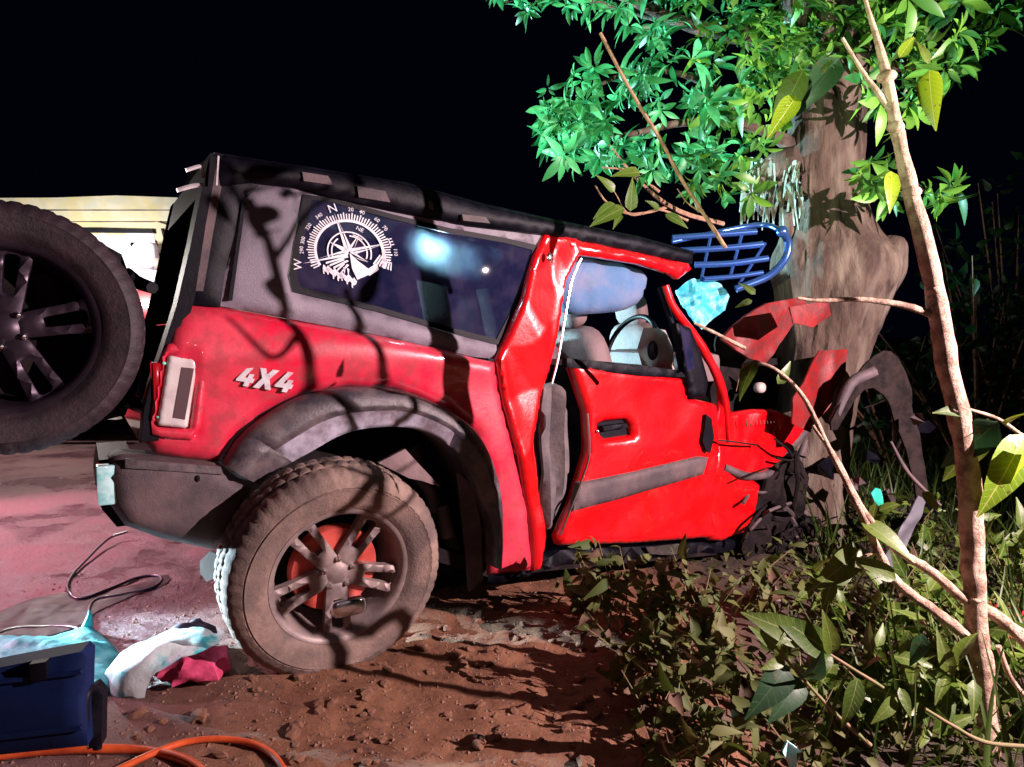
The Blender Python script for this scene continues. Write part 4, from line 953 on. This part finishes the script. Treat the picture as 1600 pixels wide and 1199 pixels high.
# loose leafy twig over the rack
tw3 = thing('leafy_twig', 'small leafy twig with yellow-green leaves hanging over the car roof', 'twig', at(1060, 330, 3.3))
branch([(1075, 345), (1030, 328), (985, 336), (960, 300)], .006, .002, twig, tw3, 'stick', 3.3)
for a_ in ((975, 325, 925, 345), (985, 330, 990, 280), (960, 300, 938, 272), (1030, 328, 1015, 312), (960, 318, 930, 335), (1000, 270, 960, 268), (1040, 335, 1075, 350), (970, 335, 960, 352)): pl(rnd.choice([L_med, L_bg2]), *a_, 3.3, 3.25, parent=tw3)

# ------------------------------------------------------------------ undergrowth
L_w = [leaf_mesh('weed_leaf', .042, .030, lf_weed, .3, .3, 4, .8), leaf_mesh('weed_leaf_long', .07, .026, lf_weed, .4, .3, 4)]
L_d = [leaf_mesh('withered_leaf', .04, .025, lf_dry, .6, .7, 4)]
L_g = [leaf_mesh('green_leaf', .09, .034, lf_green, .3, .3, 5)]
def weed(x, y, h, nst, nl, label, kind, spread=.25, name='weed_plant', lv=None, rn=rnd):
    p0 = gp(x, y); t = thing(name, label, 'plant', p0, group='roadside weeds'); st = []
    lv = lv or L_w; k = 0
    for i in range(nst):
        a_ = rn.uniform(0, 6.28); lean = rn.uniform(.1, spread); hh = h*rn.uniform(.55, 1.05)
        b_ = p0+Vector((rn.uniform(-.05, .05), rn.uniform(-.05, .05), -.02)); e = p0+Vector((math.cos(a_)*lean, math.sin(a_)*lean, hh)); m_ = (b_+e)/2+Vector((rn.uniform(-.03, .03), rn.uniform(-.03, .03), hh*.1))
        st.append(([b_, m_, e], [.0035, .0026, .0012])); c = cr([tuple(b_), tuple(m_), tuple(e)], 8)
        for j in range(nl//nst):
            q = Vector(c[int(rn.uniform(.28, 1)*(len(c)-1))]); d = rv(rn)+Vector((0, 0, .15)); q = q+rv(rn)*.015
            me = rn.choice(L_d if rn.random() < kind*.5 else lv); s = rn.uniform(.7, 1.7)
            put_leaf(me, mtx(q, d, rv(rn)+Vector((0, -.6, 1)), s), t)
    tubes('stem', st, stem_m, t, 5, 3)
    return t
W = [(905, 960, .22, 7, 50, 'low brown-green weed at the left end of the bank below the open door', .35, .16),
     (960, 985, .34, 9, 95, 'bushy olive weed growing right under the red door', .2, .2),
     (1030, 990, .36, 9, 100, 'tallest olive weed in front of the door, its tips touching the sill', .15, .2),
     (1095, 1000, .33, 8, 80, 'weed with pale leaves between the door and the trunk', .3, .2),
     (985, 1080, .26, 8, 75, 'withered weed on the edge of the bare soil', .6, .2),
     (1060, 1110, .28, 8, 80, 'weed with thin bare stems at the foot of the bank', .55, .2),
     (1140, 1080, .30, 8, 80, 'brownish weed left of the broad-leaved twig', .6, .22),
     (1180, 960, .25, 7, 60, 'small dark weed against the foot of the trunk', .4, .2),
     (1020, 1190, .20, 7, 50, 'weed cut off by the bottom edge next to the soil', .4, .2),
     (1120, 1195, .24, 7, 60, 'green weed at the bottom below the withered ones', .4, .2),
     (1240, 1170, .30, 8, 70, 'weed behind the pale shard at the bottom', .3, .22)]
for x, y, h, ns, nl, lb, kd, spd in W: weed(x, y, h, ns, nl, lb, kd, spd)
G = [(1320, 1150, .34, 'long-leaved green plant left of the sapling foot'), (1420, 1160, .36, 'long-leaved green plant just in front of the sapling stem'), (1590, 1120, .40, 'green plant in the right corner behind the sapling foot'),
     (1350, 1010, .34, 'green plant between the trunk and the forked branch'), (1460, 1000, .42, 'tall green plant behind the fork of the sapling'), (1590, 950, .50, 'tall green plant at the right edge beneath the yellow leaf'),
     (1480, 1090, .35, 'green plant crowding the left of the sapling stem'), (1400, 900, .40, 'dim green plant beside the torn wheel liner')]
for x, y, h, lb in G: weed(x, y, h, 8, 64, lb, .12, .24, 'leafy_plant', L_g)
# ground cover and grass nobody could count
it = []; gi = []
for k in range(5200):
    x = rnd.uniform(.45, 3.4); y = rnd.uniform(1.6, 5.6)
    if (x-.75)+(2.2-y)*.5 < rnd.uniform(-.75, .1): continue
    p = Vector((x, y, gz(x, y)+abs(rnd.gauss(0, .05))))
    it.append((rnd.choice(L_w+L_d), mtx(p, rv(), rv()+Vector((0, 0, 1)), rnd.uniform(.6, 1.3))))
join_leaves('ground_cover', it, lf_weed); bpy.data.objects['ground_cover'].name = 'ground_cover'
tag(bpy.data.objects['ground_cover'], 'low mat of small weeds and fallen leaves covering the bank on the right', 'ground cover')
L_bl = leaf_mesh('grass_blade', .3, .011, lf_grass, .45, .4, 5, .4)
for k in range(2600):
    x = rnd.uniform(.9, 4.2); y = rnd.uniform(1.7, 7)
    if (x-1.1)+(2.6-y)*.4 < 0: continue
    p = Vector((x, y, gz(x, y))); gi.append((L_bl, mtx(p, Vector((rnd.gauss(0, .35), rnd.gauss(0, .35), 1)), rv(), rnd.uniform(.5, 1.5))))
tag(join_leaves('grass', gi, lf_grass), 'long thin grass behind the sapling', 'grass')
# dim bushes behind the tree
for k, (x, y, h, D, lb) in enumerate(((1530, 560, 1.9, 5.6, 'dim dark bush behind the sapling at the right edge'), (1400, 560, 1.4, 6.2, 'dim dark bush behind the torn wheel liner'), (1580, 300, 3.2, 6.8, 'tall dim tree in the dark at the right edge'))):
    p = at(x, 700, D); p.z = 0; t = thing('dark_bush', lb, 'bush', p)
    it = []; st = []
    for i in range(16):
        e = p+Vector((rnd.uniform(-.8, .8), rnd.uniform(-.5, .5), h*rnd.uniform(.4, 1))); st.append(([p+Vector((0, 0, -.05)), (p+e)/2+Vector((0, 0, .1)), e], [.015, .01, .004]))
        for j in range(26): it.append((L_mdk, mtx((p+e)/2*rnd.uniform(0, .0)+p.lerp(e, rnd.uniform(.4, 1.05))+rv()*.15, rv(), rv(), rnd.uniform(.5, 1))))
    tubes('stem', st, twig, t, 5, 3); join_leaves('foliage', it, lf_far, t)
# gravel and grit nobody could count
gv_ = []; gf_ = []
oc = [(1, 0, 0), (-1, 0, 0), (0, 1, 0), (0, -1, 0), (0, 0, 1), (0, 0, -1)]; of = [(0, 2, 4), (2, 1, 4), (1, 3, 4), (3, 0, 4), (2, 0, 5), (1, 2, 5), (3, 1, 5), (0, 3, 5)]
for k in range(9000):
    x = rnd.uniform(-2.4, .9); y = 1.35+2.2*rnd.random()**1.5
    if x > .2 and y > 3: continue
    s_ = rnd.choice([.0025, .0035, .005, .007])*rnd.uniform(.7, 1.3); b0 = len(gv_); z = gz(x, y)
    for c in oc: gv_.append((x+c[0]*s_*rnd.uniform(.6, 1.4), y+c[1]*s_*rnd.uniform(.6, 1.4), z+c[2]*s_*rnd.uniform(.4, .9)))
    gf_ += [tuple(i+b0 for i in f) for f in of]
tag(mesh_obj('gravel', gv_, gf_, M('grit', (.20, .12, .09), .95, spec=.1, noise_col=(.20, .11, .08), nscale=30), None, False), 'scattered grit and crumbs on the bare soil', 'gravel', kind='stuff')
# clods of soil
cl_me = []
for k in range(5):
    bm = bmesh.new(); bmesh.ops.create_icosphere(bm, subdivisions=2, radius=1)
    for v in bm.verts: v.co *= 1+.45*noise.noise(v.co*1.3+Vector((k*5, 0, 0)))+.2*noise.noise(v.co*3+Vector((k*5, 0, 0)))
    me = bpy.data.meshes.new('clod'); bm.to_mesh(me); bm.free(); me.materials.append(clod_m); cl_me.append(me)
for k in range(110):
    x = rnd.uniform(560, 1010); y = rnd.uniform(950, 1199)
    if k > 80: x = rnd.uniform(200, 560); y = rnd.uniform(1060, 1190)
    p = gp(x, y); o = bpy.data.objects.new('dirt_clod', rnd.choice(cl_me)); COL.objects.link(o)
    s = rnd.uniform(.006, .022)*(1.3 if rnd.random() < .15 else 1); o.location = p+Vector((0, 0, s*.25)); o.scale = (s*1.3, s, s*.7); o.rotation_euler = (rnd.uniform(0, .4), rnd.uniform(0, .4), rnd.uniform(0, 6))
    tag(o, 'small clod of reddish soil on the bare ground in front of the rear wheel', 'clod', 'clods of soil')
# ------------------------------------------------------------------ litter, hoses, box in the left foreground
# sheet-like crumpled heap
def heap(name, px, h, mat, label, cat, parent=None, seed=0, sp=.015, amp=1, org=None, smooth_n=3):
    GF = Frame((0, 0, 0), (1, 0, 0), (0, 0, 1), (0, 1, 0))
    poly = [(gp(x, y).x, gp(x, y).y) for x, y in px]
    poly = [tuple(p) for p in cr(poly, smooth_n, True)] if smooth_n else poly
    c = np.mean(np.array(poly), 0)
    A = np.array(poly); B = np.roll(A, -1, 0)
    def dist(q): d = B-A; t = np.clip(((q-A)*d).sum(1)/((d*d).sum(1)+1e-12), 0, 1); return float(np.sqrt((((A+d*t[:, None])-q)**2).sum(1)).min())
    def off(u, v):
        d = dist(np.array((u, v))); f = 1-math.exp(-d/.035)
        return gz(u, v)+.004+h*f*(1+.35*noise.noise(Vector((u*9, v*9, seed))))+amp*.016*(abs(noise.noise(Vector((u*24, v*17, seed))))-.2)*f
    o = panel2(name, GF, poly, mat, parent, off=off, thick=.003, sp=sp, org=(c[0], c[1], gz(*c)) if parent is None else None)
    if label: tag(o, label, cat)
    return o
heap('crumpled_sheet', [(-40, 1020), (20, 1000), (60, 1004), (100, 1000), (140, 985), (165, 1000), (190, 1030), (185, 1065), (160, 1090), (120, 1100), (40, 1100), (-40, 1110)], .05, teal_cloth, 'crumpled teal plastic sheet lying behind the dark blue box', 'plastic sheet', seed=2)
pk = gp(141, 992); tube('sheet_peak', [pk+Vector((-.02, 0, .0)), pk+Vector((0, 0, .07)), pk+Vector((0, .0, .10))], [.03, .012, .002], teal_cloth, bpy.data.objects['crumpled_sheet'], 8)
bagc = gp(268, 1055); bag = thing('open_plastic_bag', 'white and teal plastic bag lying open with its mouth towards the wheel', 'plastic bag', bagc)
# bag: lofted arch open to the right with pink cloth inside
rows = []
ax_d = (gp(330, 1048)-gp(200, 1030)); ax_d.z = 0; L0 = ax_d.length*.62; ax_d.normalize(); sd_d = Vector((-ax_d.y, ax_d.x, 0)); o_ = gp(196, 1045)
vs = []; nr = 22; ns = 26
for i in range(nr):
    t = i/(nr-1); hgt = .05+.125*math.sin(min(1, t*1.1+.05)*math.pi*.62)*(1-.1*t); wid = (.10+.06*math.sin(t*2.2))
    for k in range(ns):
        th = math.pi*k/(ns-1); top = max(0, math.sin(th))
        adv = t*L0*(1.0+.75*top**2) - (0.10*(1-top)*t if t > .6 else 0)*0
        p = o_+ax_d*adv+sd_d*(wid*math.cos(th)*(1.0))+Vector((0, 0, hgt*math.sin(th)**.8))
        p += rv()*.001+Vector((0, 0, 1))*.016*noise.noise(p*16)+sd_d*.02*noise.noise(p*14+Vector((3, 3, 3)))
        vs.append(p)
fs = [(i*ns+k, (i+1)*ns+k, (i+1)*ns+k+1, i*ns+k+1) for i in range(nr-1) for k in range(ns-1)]
vs = vs+[v-Vector((0, 0, .003)) for v in vs]; nn = nr*ns
fs = fs+[tuple(i+nn for i in f[::-1]) for f in fs]
mesh_obj('bag_film', vs, fs, bagwhite, bag)
pc = gp(300, 1056)
blob('pink_contents', pc+Vector((0, .02, .04)), (ax_d, sd_d, H_), (.13, .11, .05), pinkc, bag, 1, 30, .5, 22)
blob('dark_contents', gp(290, 1035)+Vector((0, .05, .06)), (ax_d, sd_d, H_), (.08, .10, .06), M('dark_cloth', (.03, .02, .05), .8), bag, 1, 26, .4, 18)
# navy box
bx0 = at(62, 1105, 1.55); bax = (Vector((.97, .22, 0)).normalized(), Vector((-.22, .97, 0)).normalized(), H_)
boxr = thing('blue_box', 'dark navy plastic box in the bottom left corner', 'box', (bx0.x, bx0.y+.15, gz(bx0.x, bx0.y)))
TB = Frame(bx0, bax[0], -bax[1])
panel('box_front', [(-60, 1058), (0, 1046), (124, 1022), (132, 1030), (130, 1100), (134, 1170), (0, 1184), (-60, 1190)], navy, boxr, fr=TB, thick=.06, sp=.03, rd=.012, rw=.015)
for y_ in (1062, 1150): panel('box_ridge', [(-60, y_+10), (124, y_-12), (126, y_-6), (-60, y_+16)], navy, boxr, fr=TB, base=.012, thick=.02, sp=.06, rd=.005, rw=.006)
panel('box_latch', [(44, 1040), (70, 1036), (72, 1064), (46, 1068)], black, boxr, fr=TB, base=.016, thick=.02, sp=.03, rd=.005, rw=.008)
tube('box_handle', [TB.px(132, 1160, -.03), TB.px(133, 1095, -.03), TB.px(140, 1078, -.05), TB.px(150, 1080, -.07), TB.px(156, 1100, -.09), TB.px(152, 1170, -.09)], .010, black, boxr, 10)
panel('handle_plate', [(130, 1085), (146, 1076), (158, 1090), (156, 1170), (134, 1175)], black, boxr, fr=TB, base=-.05, thick=.04, sp=.03, rd=.01, rw=.012)
tube('handle_rod', [TB.px(137, 1104, -.045), TB.px(137, 1168, -.045)], .0025, chrome, boxr, 6)
# cables
def floor_tube(name, px, r, mat, label, cat, lift=0, n=8):
    P = [gp(p[0], p[1])+Vector((0, 0, r+(p[2] if len(p) > 2 else 0))) for p in px]
    o = tube(name, P, r, mat, None, 8, n, org=P[0]); tag(o, label, cat); return o
floor_tube('black_cable', [(200, 846, .05), (170, 852, .03), (135, 880, .01), (110, 905), (106, 925), (125, 938), (165, 925), (215, 905), (245, 902), (252, 910), (235, 922), (190, 932), (150, 940), (138, 960), (136, 1010)], .007, cable_m, 'black cable curving down from the bumper into flat loops', 'cable')
floor_tube('loose_cable', [(-20, 1000), (20, 985), (70, 982), (110, 982), (126, 990), (105, 1002), (60, 1008)], .006, cable_m, 'thin black cable loop beside the teal sheet', 'cable')
P = [at(x, y, D) for x, y, D in ((-60, 1215, 1.35), (30, 1192, 1.38), (120, 1181, 1.4), (210, 1180, 1.42), (280, 1190, 1.42), (330, 1225, 1.40))]
floor_tube('orange_hose', [(-60, 1196), (40, 1184), (130, 1178), (220, 1180), (290, 1196), (340, 1235)], .014, hose_m, 'orange hose running along the bottom left edge', 'hose')
floor_tube('orange_hose', [(180, 1210), (240, 1182), (290, 1165), (340, 1160), (390, 1166), (425, 1184), (448, 1215)], .010, hose_m, 'orange hose loop arching right of the straight one', 'hose')
# tarp edge on the wet ground
heap('dark_puddle_sheet', [(-40, 985), (40, 940), (105, 928), (140, 938), (250, 900), (262, 912), (200, 935), (150, 958), (110, 985), (0, 1010)], .004, M('wet_dark_film', (.03, .012, .022), .45, noise_col=(.05, .025, .03), nscale=12, spec=.08), 'wet dark plastic film lying under the cable loops', 'plastic sheet', seed=9, amp=.4)
heap('red_cloth', [(1540, 935), (1590, 950), (1640, 990), (1620, 1030), (1570, 1005)], .03, M('dark_red_cloth', (.45, .01, .02), .7), 'dark red cloth on the ground at the right edge', 'cloth', seed=4)
def shard(x, y, s, D, col, label, sd_):
    r = random.Random(sd_); q = []
    for i in range(7):
        a_ = 6.28*i/7; q.append(at(x+s*math.cos(a_)*r.uniform(.4, 1), y+s*1.3*math.sin(a_)*r.uniform(.5, 1), D)+Vector((0, r.uniform(-.02, .02), 0)))
    c = sum(q, Vector())/7; vs = q+[p+Vector((0, .01, 0)) for p in q]; fs = [tuple(range(7)), tuple(range(13, 6, -1))]+[(i, i+7, (i+1) % 7+7, (i+1) % 7) for i in range(7)]
    tag(mesh_obj('plastic_shard', vs, fs, col, None, False, org=c), label, 'shard')
ice = M('cyan_plastic', (.35, .85, .9), .3, noise_col=(.8, .95, .95), nscale=30, emit=(.1, .5, .55), estr=0)
shard(1238, 1180, 20, 1.95, ice, 'pale cyan plastic shard at the bottom edge among the weeds', 1)
shard(1150, 1120, 9, 2.1, ice, 'small teal shard left of the broad dark leaf', 2)
shard(1372, 776, 12, 3.4, M('green_glass', (.03, .42, .30), .2), 'green-cyan glass fragment in the dark right of the trunk', 3)
shard(328, 886, 22, 2.75, M('white_film', (.75, .82, .85), .4), 'bright white scrap of film left of the rear tyre', 7)
shard(1216, 932, 13, 3.0, seat_m, 'pinkish scrap at the foot of the trunk', 4)
# slim saplings that grow between the flood lamp and the car, right of the frame: their shadows lie over the car and the soil
LP = Vector((2.85, 1.32, 1.75))
def shp(x, y, kind, k=.36):
    T_ = gp(x, y) if kind == 'g' else (at(x, y, 2.52) if kind == 'w' else sd(x, y, .02)); return LP+(T_-LP)*k
for nm, pl_, sidep, lv_, lb in (('a', [(548, 1045, 'g'), (532, 960, 'w'), (520, 800, 'w'), (548, 700, 's'), (492, 600, 's'), (470, 520, 's'), (446, 420, 's'), (425, 350, 's'), (396, 295, 's')],
        [[(470, 520, 's'), (420, 560, 's'), (365, 495, 's')], [(446, 400, 's'), (500, 330, 's'), (560, 290, 's')], [(425, 350, 's'), (380, 300, 's'), (350, 250, 's')]],
        [(430, 350), (415, 330), (450, 300), (400, 290), (470, 290), (520, 285), (560, 290), (360, 260), (440, 430), (380, 280), (350, 300), (425, 372)], 'slim bare sapling beside the flood lamp, just right of the frame'),
       ('b', [(640, 1020, 'g'), (668, 950, 'w'), (672, 840, 'w'), (640, 740, 'w'), (625, 650, 's'), (598, 580, 's'), (575, 500, 's'), (560, 448, 's')],
        [[(672, 840, 'w'), (690, 780, 'w'), (700, 700, 's')], [(640, 740, 'w'), (560, 720, 'w'), (520, 690, 's')], [(668, 950, 'w'), (600, 940, 'w'), (560, 1000, 'w')]],
        [(425, 960), (440, 930), (560, 460), (575, 470), (600, 940)], 'second slim sapling next to the flood lamp, right of the frame')):
    pts = [shp(*q_) for q_ in pl_]; b0_ = pts[0]+Vector((.05, -.03, 0)); b0_.z = -.05; mid_ = (b0_+pts[0])/2+Vector((.02, 0, 0))
    t = thing('thin_sapling', lb, 'sapling', (b0_.x, b0_.y, gz(b0_.x, b0_.y)))
    tube('stem', [b0_, mid_]+pts, [.011, .010]+[.0085-.0045*i/len(pts) for i in range(len(pts))], bark2, t, 8, nzs=.25, nsc=30)
    for sp_ in sidep: tube('side_shoot', [shp(*q_) for q_ in sp_], [.0045, .0035, .002], twig, t, 6)
    for (x, y) in lv_:
        put_leaf(L_med, mtx(shp(x, y, 's' if y < 700 else 'w'), rv(), rv(), rnd.uniform(.25, .5)), t)
for (x, y) in ((500, 1090), (600, 1120), (470, 1130), (880, 1060), (960, 1110), (700, 1090), (820, 1150)):
    pass
# thick root / limb shadows come from a leafless branch stuck in the ground at the right, outside the frame edge of the light path
